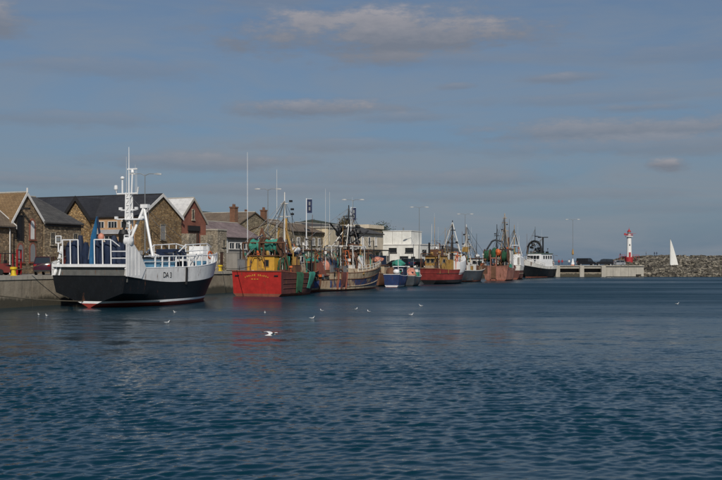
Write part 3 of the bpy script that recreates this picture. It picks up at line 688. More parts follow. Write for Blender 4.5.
# ================================================================== TREES
def tree(name, loc, h, rx, rz, label, leaf, seed, trunk_r=.16, n=1300, ls=.34):
    rnd = random.Random(seed); t = thing(name, loc, 0, label, 'tree', None)
    mb = MB(); mb.tube([(0, 0, 0), (.1, .05, h * .35), (-.08, .1, h * .6), (.05, 0, h * .85)], [trunk_r * 1.4, trunk_r, trunk_r * .7, trunk_r * .3], 7)
    tips = []
    for k in range(9):
        a = rnd.uniform(0, 6.3); z = h * rnd.uniform(.35, .7); e = (math.cos(a) * rx * rnd.uniform(.5, .9), math.sin(a) * rx * rnd.uniform(.5, .9), z + rz * rnd.uniform(.2, .8))
        mb.tube([(0, 0, z), (e[0] * .5, e[1] * .5, z + (e[2] - z) * .6), e], [trunk_r * .5, trunk_r * .3, .03], 5); tips.append(e)
    mb.build('trunk', 'bark', t, True)
    cr = MB()
    for i in range(n):
        c = rnd.choice(tips); d = Vector((rnd.gauss(0, 1), rnd.gauss(0, 1), rnd.gauss(0, .8))) * rx * .30
        p = Vector(c) + d; q = Matrix.Rotation(rnd.uniform(0, 6.3), 3, 'Z') @ Matrix.Rotation(rnd.uniform(0, 3), 3, 'X'); s_ = ls * rnd.uniform(.5, 1.1)
        cr.add([p + q @ Vector(v) for v in ((-s_, 0, 0), (0, -s_ * .5, .04), (s_, 0, 0), (0, s_ * .5, .06))], [(0, 1, 2, 3)])
    cr.build('crown', leaf, t)
    return t
tree('broadleaf_tree', uv(133, 27), 12.8, 2.6, 2.4, 'brownish tree rising above the pale store roof behind the black mast', 'leaf_brown', 1, n=5200, ls=.2)
tree('broadleaf_tree', uv(156, 28), 10.8, 3.2, 2.2, 'dark rounded tree above the brown annex roof', 'leaf', 2, n=5200, ls=.2)
tree('broadleaf_tree', uv(128, 33), 10.8, 3.2, 1.8, 'dark green tree behind the grey store, near the tall banner', 'leaf', 3, n=5200, ls=.2)
tree('broadleaf_tree', uv(135, 35), 10.6, 3.2, 1.6, 'low dark green tree between banner and brownish tree', 'leaf', 4, n=5200, ls=.2)
tree('broadleaf_tree', uv(146, 31), 10.6, 3.2, 1.4, 'low dark tree behind the pale store, right of the brownish one', 'leaf', 5, n=5200, ls=.2)

# ================================================================== BOATS
def cl(x, a=0., b=1.): return max(a, min(b, x))
class Hull:
    def __init__(s, L, B, zs, zm, zb, tran=.88, wt=.85, p=2.4, pw=1.7, rake=1.6, zk=-.8, stern=(-.3, .8, .5), tr=.25, flare=1.3):
        s.L, s.B, s.zs, s.zm, s.zb, s.tran, s.wt, s.p, s.pw, s.rake, s.zk, s.stern, s.tr, s.fl = L, B, zs, zm, zb, tran, wt, p, pw, rake, zk, stern, tr, flare
    def sheer(s, t):
        return s.zm + (s.zs - s.zm) * ((.42 - t) / .42) ** 2 if t < .42 else s.zm + (s.zb - s.zm) * ((t - .42) / .58) ** 2
    def pt(s, t, z, side=-1, inset=0.):
        sh = s.sheer(t); f = cl(z / sh, 0, 1.5); k = math.sin(min(t / .4, 1) * math.pi / 2)
        bd = s.B / 2 * (s.tran + (1 - s.tran) * k) * (1 - max(0, (t - .48) / .52) ** s.p)
        w0 = s.tran * s.wt; bw = s.B / 2 * (w0 + (.97 - w0) * k) * (1 - max(0, (t - .35) / .65) ** s.pw)
        b = bw + (bd - bw) * f ** s.fl
        g = cl(t / .35); zk = s.stern[0] + (s.zk - s.stern[0]) * g; hb = s.stern[1] + (.9 - s.stern[1]) * g; ex = s.stern[2] + (.5 - s.stern[2]) * g
        b *= cl((z - zk) / hb) ** ex
        x = -s.L / 2 + t * (s.L - s.rake * (1 - cl(z / s.zb, -.2, 1.15))) + s.tr * (1 - f) * (1 - t) ** 4
        return (x, side * max(0, b - inset), z)
    def keel(s, t): return s.stern[0] + (s.zk - s.stern[0]) * cl(t / .35)
    def build(s, root, rows, drop=.85, deck='wood_deck', thick=.10, N_=22, cap='white_rusty', capr=.07, name='hull', transom=None):
        """rows: (upper bound as function of t or height, material) from keel to sheer"""
        mats = []; mb = MB(); ts = [i / N_ for i in range(N_ + 1)]
        lows = [s.keel] ; rws = []
        prev = s.keel
        for up, mat in rows:
            upf = up if callable(up) else (lambda t, u=up: u)
            if mat not in mats: mats.append(mat)
            rws.append((prev, upf, mats.index(mat))); prev = upf
        for lo, up, mi in rws:
            mb.cur = mi
            sub = 3
            for side in (-1, 1):
                for j in range(sub):
                    r0 = []; r1 = []
                    for t in ts:
                        sh = s.sheer(t); a = cl(lo(t), s.keel(t), sh); b = cl(up(t), s.keel(t), sh)
                        r0.append(s.pt(t, a + (b - a) * j / sub, side)); r1.append(s.pt(t, a + (b - a) * (j + 1) / sub, side))
                    mb.loft([r0, r1], False, False)
            # transom
            if transom and rws.index((lo, up, mi)) == len(rws) - 1:
                mats.append(transom); mb.cur = len(mats) - 1
            for j in range(sub):
                a = cl(lo(0), s.keel(0), s.sheer(0)); b = cl(up(0), s.keel(0), s.sheer(0))
                z0, z1 = a + (b - a) * j / sub, a + (b - a) * (j + 1) / sub
                mb.add([s.pt(0, z0, 1), s.pt(0, z0, -1), s.pt(0, z1, -1), s.pt(0, z1, 1)], [(0, 1, 2, 3)])
        # inner bulwark
        for side in (-1, 1):
            o = [s.pt(t, s.sheer(t), side) for t in ts]; i1 = [s.pt(t, s.sheer(t), side, thick) for t in ts]; i2 = [s.pt(t, s.sheer(t) - drop, side, thick) for t in ts]
            mb.loft([o, i1, i2], False, False)
        p0, p1 = s.pt(0, s.sheer(0), 1, thick), s.pt(0, s.sheer(0), -1, thick); z = s.sheer(0) - drop
        mb.add([(p0[0] + .1, p0[1], p0[2]), (p1[0] + .1, p1[1], p1[2]), (p1[0] + .1, p1[1], z), (p0[0] + .1, p0[1], z), (p0[0] - .05, p0[1], p0[2]), (p1[0] - .05, p1[1], p1[2])], [(0, 1, 2, 3), (0, 1, 5, 4)])
        import bmesh as _b
        me = bpy.data.meshes.new(name); me.from_pydata(mb.v, [], mb.f)
        for q in mats: me.materials.append(M[q])
        me.polygons.foreach_set('material_index', mb.m)
        bm = _b.new(); bm.from_mesh(me); _b.ops.remove_doubles(bm, verts=bm.verts, dist=.004); bm.to_mesh(me); bm.free()
        me.polygons.foreach_set('use_smooth', [True] * len(me.polygons)); me.set_sharp_from_angle(angle=R(35))
        h = bpy.data.objects.new(name, me); COL.objects.link(h); h.parent = root
        d = MB(); d.loft([[s.pt(t, s.sheer(t) - drop + .01, -1, thick * .5) for t in ts], [s.pt(t, s.sheer(t) - drop + .03, 1, thick * .5) for t in ts]], False, False)
        d.build('deck', deck, root)
        if cap:
            for side in (-1, 1): tubep(h, 'cap_rail', cap, [s.pt(t, s.sheer(t) + .01, side, thick / 2) for t in ts], capr, 6)
            tubep(h, 'cap_rail', cap, [s.pt(0, s.zs + .01, 1), s.pt(0, s.zs + .01, -1)], capr, 6)
        return h
    def strake(s, h, zf, r=.09, mat='black', t0=0., t1=.99, name='rubbing_strake'):
        for side in (-1, 1):
            tubep(h, name, mat, [s.pt(t0 + (t1 - t0) * k / 18, zf(t0 + (t1 - t0) * k / 18), side) for k in range(19)], r, 6)
    def rail(s, root, t0, t1, n, h0, h1, mat='white_paint', r=.035, bars=2, sides=(-1, 1), inset=.1):
        for side in sides:
            P = lambda t, h: s.pt(t, s.sheer(t), side, inset)[:2] + (s.sheer(t) + h,)
            for k in range(bars):
                hh = h0 + (h1 - h0) * (k + 1) / bars
                tubep(root, 'rail', mat, [P(t0 + (t1 - t0) * i / 16, hh) for i in range(17)], r, 5)
            for i in range(n + 1):
                t = t0 + (t1 - t0) * i / n; tubep(root, 'stanchion', mat, [P(t, h0), P(t, h1)], r * 1.15, 5)
def boat(name, xy, hd, label): return thing(name, (xy[0], xy[1], 0), R(90 - hd), label, 'boat', None)
def cabin(root, name, x0, x1, y0, y1, z0, z1, mat, slope=.0, roof=None, over=.12):
    mb = MB(); mb.add([(x0, y0, z0), (x1, y0, z0), (x1, y1, z0), (x0, y1, z0), (x0 + slope * .4, y0 + slope * .3, z1), (x1 - slope, y0 + slope * .3, z1), (x1 - slope, y1 - slope * .3, z1), (x0 + slope * .4, y1 - slope * .3, z1)],
        [(0, 1, 5, 4), (1, 2, 6, 5), (2, 3, 7, 6), (3, 0, 4, 7), (4, 5, 6, 7), (3, 2, 1, 0)])
    o = mb.build(name, mat, root)
    if roof: MB().b(x0 - over, x1 - slope + over, y0 - over, y1 + over, z1 - .02, z1 + .1).build('cabin_roof', roof, o)
    return o
def port(parent, face, at, a, z, w, h, frame='white_paint', pane='glass', name='window'):
    """face 's' stern wall x=at, 'r' starboard wall y=at"""
    def bx(m, a0, a1, z0, z1, d): m.b(at - d, at + .03, a0, a1, z0, z1) if face == 's' else m.b(a0, a1, at - d, at + .03, z0, z1)
    f = MB(); bx(f, a - w / 2 - .06, a - w / 2, z - .06, z + h + .06, .05); bx(f, a + w / 2, a + w / 2 + .06, z - .06, z + h + .06, .05)
    bx(f, a - w / 2, a + w / 2, z + h, z + h + .06, .05); bx(f, a - w / 2, a + w / 2, z - .06, z, .05)
    o = f.build(name, frame, parent); p = MB(); bx(p, a - w / 2, a + w / 2, z, z + h, .015); p.build('pane', pane, o)
def drum(root, x, y, z, r, w, mat, flange='rust', name='net_drum'):
    o = MB().lathe([(r * .25, -w / 2 - .15), (r * .25, -w / 2 + .02)], (x, y, z), 12, 'y').build(name, flange, root, True)
    for s_ in (-1, 1): MB().lathe([(r * 1.05, s_ * w / 2 - .04), (r * 1.05, s_ * w / 2 + .04)], (x, y, z), 18, 'y').build('flange', flange, o)
    rnd = random.Random(int(x * 97 + y * 31)); rg = []
    for k in range(9):
        yy = -w / 2 + .05 + (w - .1) * k / 8; rr = r * rnd.uniform(.66, 1.0)
        rg.append([(x + rr * rnd.uniform(.84, 1.08) * math.cos(6.2832 * j / 16), y + yy, z + rr * rnd.uniform(.84, 1.08) * math.sin(6.2832 * j / 16)) for j in range(16)])
    MB().loft(rg).build('wound_net', mat, o, True)
    for s_ in (-1, 1): MB().prism([(x - .5, z - r * 1.3), (x + .5, z - r * 1.3), (x + .12, z + .1), (x - .12, z + .1)], y + s_ * (w / 2 + .15) - .06, y + s_ * (w / 2 + .15) + .06, 'y').build('bearing', flange, o)
    return o
def gantry(root, x, w, z0, z1, mat, r=.13, braces=True, lean=0, name='gantry'):
    o = MB().tube([(x, -w / 2, z0), (x + lean, -w / 2, z1), (x + lean, w / 2, z1), (x, w / 2, z0)], r, 7).build(name, mat, root, True)
    if braces:
        for s_ in (-1, 1): tubep(o, 'brace', mat, [(x + 1.6, s_ * w / 2, z0), (x + lean, s_ * w / 2, z0 + (z1 - z0) * .8)], r * .7)
    return o
def mast(root, x, y, z0, z1, mat, r=.13, cross=(), lamps=(), name='mast'):
    o = MB().tube([(x, y, z0), (x, y, (z0 + z1) / 2), (x, y, z1)], [r, r * .8, r * .4], 8).build(name, mat, root, True)
    for z, w in cross: tubep(o, 'crosstree', mat, [(x, y - w / 2, z), (x, y + w / 2, z)], r * .4)
    for z, dx, dy in lamps: MB().box((x + dx, y + dy, z), (.28, .34, .24)).build('deck_light', 'black', o); 
    return o
def radar(root, x, y, z, mat='white_paint', w=1.3):
    o = MB().lathe([(.16, z), (.16, z + .22), (.1, z + .3)], (x, y, 0), 10).build('radar', mat, root, True)
    MB().box((x, y, z + .36), (.14, w, .13)).build('scanner', mat, o)
def whip(root, x, y, z0, z1, mat='white_trim', r=.022): tubep(root, 'whip_aerial', mat, [(x, y, z0), (x + .02, y + .03, z1)], [r, r * .45], 5)
def stay(root, a, b, r=.018, mat='steel'): tubep(root, 'stay', mat, [a, b], r, 4)
def winch(root, x, y, z, mat='rust', s_=1.0):
    o = MB().b(x - .5 * s_, x + .5 * s_, y - 1.0 * s_, y + 1.0 * s_, z, z + .18).build('winch', mat, root)
    for dy in (-.55, .55): MB().lathe([(.45 * s_, -.32 * s_), (.45 * s_, -.27 * s_), (.26 * s_, -.26 * s_), (.26 * s_, .26 * s_), (.45 * s_, .27 * s_), (.45 * s_, .32 * s_)], (x, y + dy * s_, z + .55 * s_), 14, 'y').build('winch_drum', mat, o)
    MB().b(x - .3 * s_, x + .3 * s_, y - .15 * s_, y + .15 * s_, z + .18, z + .9 * s_).build('gearbox', 'steel', o)
def locker(root, x0, x1, y0, y1, z0, z1, mat, name='locker'):
    o = boxp(root, name, mat, x0, x1, y0, y1, z0, z1); boxp(o, 'lid', mat, x0 - .03, x1 + .03, y0 - .03, y1 + .03, z1, z1 + .06)
def lifering(root, c, face='r', r=.36):
    mb = MB(); n = 16
    for k in range(n):
        pass
    pts = [(c[0] + r * math.cos(6.2832 * k / n), c[1], c[2] + r * math.sin(6.2832 * k / n)) if face == 'r' else (c[0], c[1] + r * math.cos(6.2832 * k / n), c[2] + r * math.sin(6.2832 * k / n)) for k in range(n + 1)]
    tubep(root, 'lifebuoy', 'orange', pts, .09, 6)
def raft(root, x, y, z): 
    o = MB().lathe([(.05, -.6), (.3, -.55), (.33, 0), (.3, .55), (.05, .6)], (x, y, z + .36), 12, 'x').build('liferaft', 'white_paint', root, True)
    boxp(o, 'cradle', 'steel', x - .4, x + .4, y - .25, y + .25, z, z + .12)
def tyre_fender(root, p, side=-1):
    pts = [(p[0] + .34 * math.cos(6.2832 * k / 12), p[1] + side * .14, p[2] + .34 * math.sin(6.2832 * k / 12)) for k in range(13)]
    o = tubep(root, 'tyre_fender', 'tyre', pts, .13, 6); tubep(o, 'lanyard', 'rope', [(p[0], p[1] + side * .1, p[2] + .34), (p[0], p[1] + side * .05, p[2] + 1.1)], .025, 4)
def heap(name, root, loc, rx, ry, rz, mat, label, cat='net', seed=0, group=None):
    """a heap lying on a boat: its own thing, placed in world space from the boat's frame"""
    mb = MB().loft(lump(rx, ry, rz, .2, seed, 14, 9)); o = mb.build(name, mat, None, True)
    w = Matrix.Translation(root.location) @ Matrix.Rotation(root.rotation_euler.z, 4, 'Z')
    o.location = w @ Vector(loc); o.rotation_euler = (0, 0, root.rotation_euler.z); return tag(o, label, cat, group)
def text_mesh(root, body, size, mat, M4, name='lettering'):
    cu = bpy.data.curves.new('t', 'FONT'); cu.body = body; cu.size = size; cu.extrude = .004; cu.align_x = 'CENTER'; cu.space_character = 1.1
    o = bpy.data.objects.new('t', cu); COL.objects.link(o); dg = bpy.context.evaluated_depsgraph_get()
    me = bpy.data.meshes.new_from_object(o.evaluated_get(dg)); bpy.data.objects.remove(o); me.transform(M4)
    me.materials.clear(); me.materials.append(M[mat]); q = bpy.data.objects.new(name, me); COL.objects.link(q); q.parent = root; return q
def drape(root, name, H, t0, t1, ztop, zbot, mat, label, seed=0, cat='net'):
    """netting hung over the starboard bulwark"""
    rnd = random.Random(seed); rings = []
    for k in range(9):
        t = t0 + (t1 - t0) * k / 8; sh = H.sheer(t); col = []
        zb = zbot + rnd.uniform(-.25, .25)
        for (z, off) in ((sh - .35, -.45), (sh + .02, -.25), (sh + .14, .02), (sh - .1, .16), ((sh + zb) / 2, .22), (zb, .14), (zb - .02, .06), ((sh + zb) / 2, .05), (sh - .1, .03)):
            p = H.pt(t, min(z, sh), -1); col.append((p[0] + rnd.uniform(-.05, .05), p[1] - off - rnd.uniform(0, .06), z))
        rings.append(col)
    o = MB().loft(rings, True, True).build(name, mat, None, True)
    o.location = root.location; o.rotation_euler = root.rotation_euler; return tag(o, label, cat)

def clutter(root, x0, x1, y0, y1, z0, zmax, n, mats, seed):
    """working gear on a fishing deck: pipes, blocks, coils, drums, hanging gear"""
    r = random.Random(seed)
    for k in range(n):
        x, y = r.uniform(x0, x1), r.uniform(y0, y1); m_ = r.choice(mats); kd = r.random(); z = z0 + (zmax - z0) * (.25 + .75 * r.random())
        if kd < .30:
            tubep(root, 'pipe', m_, [(x, y, z0), (x + r.uniform(-.2, .2), y, z), (x + r.uniform(-.8, .8), y + r.uniform(-.8, .8), z + r.uniform(-.4, .3))], r.uniform(.04, .09), 5)
        elif kd < .48:
            o = MB().loft(lump(r.uniform(.2, .5), r.uniform(.2, .5), r.uniform(.15, .4), .3, seed * 50 + k, 9, 6)).build('rope_coil', m_, root, True); o.location = (x, y, z0)
        elif kd < .62:
            h_ = r.uniform(.4, 1.3); MB().lathe([(.22, z0), (.26, z0 + h_ * .3), (.26, z0 + h_ * .7), (.22, z0 + h_)], (x, y, 0), 10).build('oil_drum', m_, root, True)
        elif kd < .74:
            h_ = r.uniform(.4, 1.4); boxp(root, 'gear_box', m_, x - r.uniform(.2, .5), x + r.uniform(.2, .5), y - .3, y + .3, z0, z0 + h_)
        elif kd < .90:
            zt = z; tubep(root, 'post', m_, [(x, y, z0), (x, y, zt)], .05, 5); MB().box((x, y, zt), (r.uniform(.2, .45), r.uniform(.2, .5), r.uniform(.15, .4)), r.uniform(0, 3)).build('deck_lamp', m_, root)
        else:
            w_ = r.uniform(.5, 1.2); tubep(root, 'hoop', m_, [(x, y - w_, z0), (x, y - w_, z * .8), (x, y - w_ * .5, z), (x, y + w_ * .5, z), (x, y + w_, z * .8), (x, y + w_, z0)], .06, 5)
def rigging(root, tops, feet, seed, extra=3, zr=(5, 11)):
    r = random.Random(seed)
    for f_ in feet:
        tp_ = r.choice(tops); tubep(root, 'stay', r.choice(['black', 'steel', 'rope']), [tp_, ((tp_[0] + f_[0]) / 2, (tp_[1] + f_[1]) / 2, (tp_[2] + f_[2]) / 2 - .12), f_], .032, 4)
    for k in range(extra):
        f_ = r.choice(feet); z_ = r.uniform(*zr); tubep(root, 'pole', r.choice(['steel', 'white_rusty', 'ochre', 'black', 'rust']), [(f_[0] * .7, f_[1] * .7, 2.2), (f_[0] * .7 + r.uniform(-.4, .4), f_[1] * .7, z_)], [.06, .03], 5)
def feet(L, B, z, n, seed):
    r = random.Random(seed); return [(r.uniform(-.46, .42) * L, r.choice((-1, 1)) * r.uniform(.2, .46) * B, z + r.uniform(-.3, 2.2)) for k in range(n)]
WORK = ['rust', 'steel', 'black', 'white_rusty', 'ochre', 'navy', 'rust', 'orange', 'teal_net', 'dark_red_hull']
# ---------------------------------------------------------------- 1: the white and black trawler, left
b1 = boat('white_trawler', (-20.2, 95.3), 23.5, 'large black and white stern trawler with navy netting at its stern rails')
b1.scale = (.935, 1, 1)
H1 = Hull(21.5, 8.2, 2.82, 2.12, 3.15, tran=.97, wt=.9, p=2.6, pw=2.0, rake=1.5, stern=(-.10, 1.45, 1.25), tr=.15, flare=1.1)
h = H1.build(b1, [(.38, 'antifoul'), (.58, 'white_paint'), (lambda t: 99, 'black_hull')], drop=.5, deck='deck_grey', cap='black_hull', capr=.05)
# white bulwark standing on the black hull, open at the stern ramp
def s2(t): return 3.5 + .15 * t + 1.15 * cl((t - .45) / .55) ** 2
def bul(t, k, side, ins=0):
    p = H1.pt(t, H1.sheer(t), side, ins); z = H1.sheer(t) + .06 + (s2(t) - H1.sheer(t) - .06) * k
    q = H1.pt(t, H1.sheer(t) * (1 + .18 * k), side, ins); return (p[0] + .62 * k * cl((t - .6) / .4), q[1], z)
mb = MB(); ts = [i / 26 for i in range(27)]
for side in (-1, 1):
    mb.loft([[bul(t, 0, side) for t in ts], [bul(t, .5, side) for t in ts], [bul(t, 1, side) for t in ts], [bul(t, 1, side, .1) for t in ts], [bul(t, 0, side, .1) for t in ts]], False, False)
bw = mb.build('bulwark', 'white_worn', b1, True)
for side in (-1, 1): tubep(bw, 'cap_rail', 'white_paint', [bul(t, 1, side, .05) for t in ts], .075, 6)
# stern quarter panels with ribs
for side in (-1, 1):
    z1 = 5.75 if side < 0 else 4.2
    pn = MB().prism([(-10.72, 2.82), (-8.4, 2.58), (-7.7, 3.55), (-8.5, z1 - 1.1 if side < 0 else 3.7), (-9.5, z1 - .2), (-10.1, z1), (-10.72, z1 - .1)], side * 4.14, side * 4.04, 'y').build('quarter_panel', 'white_worn', b1)
    for k in range(4): MB().b(-10.5 + k * .55, -10.46 + k * .55, side * 4.14, side * 4.17, 2.86, z1 - .35 - (.05 * k * k if side < 0 else .05 * k)).build('rib', 'white_paint', pn)
MB().lathe([(.05, -.45), (.38, -.3), (.38, .3), (.05, .45)], (-10.1, -3.9, 5.9), 12, 'y').build('net_block', 'white_paint', b1, True)
# stern ramp recess, plate and beam
boxp(b1, 'ramp_plate', 'ramp_grey', -10.45, -10.35, -4.0, 4.0, 2.3, 3.62)
boxp(b1, 'stern_beam', 'white_paint', -10.75, -10.4, -4.0, 4.02, 3.62, 3.88)
tubep(b1, 'quarter_post', 'white_paint', [(-10.6, 4.0, 2.8), (-10.3, 3.75, 3.7), (-10.0, 3.55, 5.5)], .13)
tubep(b1, 'quarter_post', 'white_paint', [(-10.6, 3.4, 2.8), (-10.4, 3.3, 3.7)], .08)
for y in (3.78, -3.82):
    f = MB(); fy, fz = .30, .32; z = 6.1
    for (a, c) in (((-fy, -fz), (-fy, fz)), ((-fy, fz), (fy, fz)), ((fy, fz), (fy, -fz)), ((fy, -fz), (-fy, -fz))): f.tube([(-10.2, y + a[0], z + a[1]), (-10.2, y + c[0], z + c[1])], .05, 5)
    o = f.build('light_frame', 'white_paint', b1); MB().box((-10.15, y, z), (.25, .38, .34)).build('floodlight', 'galv', o); tubep(o, 'frame_post', 'white_paint', [(-10.2, y, z - .32), (-10.2, y, 5.0)], .07)
for y0, y1 in ((3.0, 1.25), (-.55, -2.35)):
    gt = MB()
    for y in (y0, (y0 + y1) / 2, y1): gt.tube([(-10.55, y - .0, 3.85), (-10.45, y + .12, 6.05)], .06, 6)
    gt.tube([(-10.45, y0 + .12, 6.05), (-10.45, y1 + .12, 6.05)], .06, 6); gt.build('stern_rail', 'white_paint', b1, True)
for z in (4.4, 5.0): tubep(b1, 'stern_rail', 'white_paint', [(-10.5, -2.4, z), (-10.4, -4.0, z)], .05)
for z in (4.4, 5.0): tubep(b1, 'stern_rail', 'white_paint', [(-10.5, 3.1, z), (-10.4, 3.7, z)], .05)
tubep(b1, 'stern_rail', 'white_paint', [(-10.4, -2.3, 6.0), (-9.2, -3.0, 5.0)], .05)
ORD = ['first', 'second', 'third', 'fourth', 'fifth', 'sixth', 'seventh', 'eighth', 'ninth', 'tenth', 'eleventh']
# navy net bundles behind the stern rails
for k in range(11):
    y = 3.05 - k * .62
    if k in (4,): continue
    rg = []
    for i in range(8):
        z = 2.35 + i * (.50 + .04 * (k % 3)) + random.uniform(-.08, .06); rr = .40 * random.uniform(.72, 1.12) * (1 if i < 7 else .45)
        rg.append([(-9.5 + rr * random.uniform(.85, 1.1) * math.cos(6.2832 * j / 10) * 1.1, y + rr * random.uniform(.85, 1.1) * math.sin(6.2832 * j / 10), z) for j in range(10)])
    o = MB().loft(rg).build('net_bundle', 'navy', None, True); o.location = b1.location; o.rotation_euler = b1.rotation_euler; o.scale = b1.scale
    tag(o, ORD[len([q for q in COL.objects if q.name.startswith('net_bundle')]) - 1] + ' tall navy net bundle from the left behind the white stern rails', 'net', 'navy net bundles on the stern')
# blue knuckle crane
cr = MB().tube([(-9.9, .25, 2.3), (-9.9, .25, 4.6)], .24, 8).build('deck_crane', 'bright_blue', b1, True)
MB().tube([(-9.9, .25, 4.5), (-9.9, .05, 6.3), (-9.9, -.35, 8.1)], [.24, .28, .10], 6).build('crane_boom', 'bright_blue', cr, True)
MB().tube([(-9.9, -.35, 8.05), (-9.9, -.75, 5.9), (-9.9, -.7, 5.2)], [.11, .12, .05], 6).build('crane_jib', 'navy', cr, True)
tubep(cr, 'hydraulic_ram', 'steel', [(-10.0, .5, 4.3), (-10.0, .2, 6.2)], .09)
o = MB().lathe([(.05, -.32), (.24, -.22), (.3, 0), (.24, .22), (.06, .36)], (0, 0, 0), 12).build('buoy', 'pink_orange', None, True)
o.location = Matrix.Translation(b1.location) @ Matrix.Rotation(b1.rotation_euler.z, 4, 'Z') @ Vector((-9.85 * .935, -.75, 6.3)); tag(o, 'orange buoy hung from the blue crane of the big trawler', 'buoy')
# main mast: lattice column with crosstrees
ms = MB()
for dx, dy in ((-.22, -.2), (-.22, .2), (.22, -.2), (.22, .2)): ms.tube([(-4.5 + dx * 1.6, dy * 1.6, 2.0), (-4.5 + dx, dy, 10.6)], .075, 5)
for k in range(12):
    z = 2.8 + k * .66; ms.tube([(-4.75, -.25, z), (-4.75, .25, z)], .035, 4); ms.tube([(-4.75, -.25, z), (-4.25, -.25, z + .5)], .03, 4); ms.tube([(-4.75, .25, z), (-4.75, -.25, z + .6)], .03, 4)
ms = ms.build('mast', 'white_paint', b1, True)
boxp(ms, 'mast_casing', 'white_paint', -4.7, -4.3, -.16, .16, 7.6, 10.4)
o = tubep(ms, 'crosstree', 'white_paint', [(-4.5, 1.55, 11.1), (-4.5, 1.35, 10.5), (-4.5, -.95, 10.5), (-4.5, -1.1, 11.1)], .09)
MB().lathe([(.16, 10.9), (.19, 11.0), (.16, 11.3), (.05, 11.35)], (-4.5, 1.5, 0), 10).build('mast_lamp', 'white_paint', o); tubep(o, 'lamp_post', 'white_paint', [(-4.5, .75, 10.5), (-4.5, .75, 12.0)], .08)
MB().lathe([(.18, 11.9), (.22, 12.0), (.1, 12.15)], (-4.5, .75, 0), 10).build('satellite_dome', 'white_paint', o)
for z, a, c in ((8.95, .95, -.85), (8.1, 1.45, -1.6)):
    p = tubep(ms, 'crosstree', 'white_paint', [(-4.5, a, z), (-4.5, c, z)], .07); MB().box((-4.5, a, z + .15), (.2, .3, .25)).build('deck_light', 'white_paint', p); MB().box((-4.5, c, z + .15), (.2, .3, .25)).build('deck_light', 'white_paint', p)
boxp(ms, 'platform', 'white_paint', -4.95, -4.05, -1.5, .55, 8.0, 8.12)
radar(ms, -4.5, -.4, 12.45, w=1.1); tubep(ms, 'radar_post', 'white_paint', [(-4.5, -.3, 10.5), (-4.5, -.4, 12.45)], .08)
tubep(ms, 'topmast', 'white_paint', [(-4.5, 0, 10.5), (-4.5, 0, 14.9)], [.08, .025]); whip(ms, -4.5, .28, 10.5, 14.0); whip(ms, -4.5, -.75, 10.5, 13.2); whip(ms, -4.5, -.9, 10.5, 12.9)
for p in ((9.5, 0, 4.6), (2, -3.6, 3.6), (2, 3.6, 3.6)): stay(b1, (-4.5, 0, 10.4), p, .02)
# funnel
fn = MB().lathe([(.5, 2.3), (.45, 6.6), (.5, 6.7), (.34, 7.1)], (-4.9, .35, 0), 12).build('funnel', 'black', b1, True)
tubep(fn, 'exhaust', 'black', [(-4.9, .35, 7.0), (-4.8, .2, 7.7), (-5.1, .2, 8.0)], .13)
# tripod of the pot hauler derrick
tp = MB(); 
for a in ((-6.2, -.4, 4.2), (-4.0, -2.4, 4.4), (-1.9, -.9, 4.6)): tp.tube([a, (-3.45, -1.0, 9.25)], .13, 7)
tp = tp.build('derrick', 'white_paint', b1, True); MB().box((-3.4, -1.1, 9.35), (.5, .8, .35)).build('derrick_head', 'white_paint', tp); MB().tube([(-3.3, -1.4, 9.2), (-3.3, -1.4, 7.6)], .04, 5).build('hoist_wire', 'steel', tp)
# low accommodation and deck gear
cabin(b1, 'deckhouse', -7.2, -1.0, -2.4, 2.6, 1.9, 4.4, 'white_paint', .2, 'black')
locker(b1, -8.2, -5.2, -3.95, -3.0, 2.0, 4.15, 'light_blue'); locker(b1, -5.0, -2.6, -3.9, -3.1, 2.0, 4.0, 'light_blue')
locker(b1, 3.0, 4.4, -3.4, -2.6, 2.4, 4.1, 'light_blue'); locker(b1, .6, 2.2, -2.2, -.4, 2.3, 5.0, 'navy')
winch(b1, -.2, -2.6, 2.2, 'black', 1.3); winch(b1, 2.4, 1.0, 2.3, 'navy', 1.4)
cabin(b1, 'fore_locker', 5.6, 8.2, -1.8, 1.8, 2.8, 4.9, 'white_paint', .3); boxp(b1, 'hatch', 'navy', 2.2, 4.2, -1.0, 1.4, 4.3, 5.35)
for k in range(5): tubep(b1, 'hydraulic_pipe', 'steel' if k % 2 else 'black', [(-1.5 + k * .5, -2.9, 3.0), (-1.3 + k * .5, -2.6, 4.7 + .2 * (k % 3)), (-.4 + k * .6, -1.4, 4.9)], .07)
boxp(b1, 'sorting_table', 'white_paint', 0.2, 2.6, -3.2, -2.3, 4.15, 4.35)
cabin(b1, 'bow_house', 7.2, 8.6, -1.2, .6, 3.4, 5.7, 'white_paint', .1); lifering(b1, (6.3, -2.55, 4.75))
clutter(b1, -1.4, 5.6, -3.0, 2.6, 2.2, 5.4, 34, ['white_paint', 'black', 'navy', 'steel', 'white_paint', 'light_blue', 'rust'], 5)
clutter(b1, -9.0, -4.5, -3.6, 3.0, 2.3, 5.6, 14, ['white_paint', 'black', 'navy', 'steel'], 6)
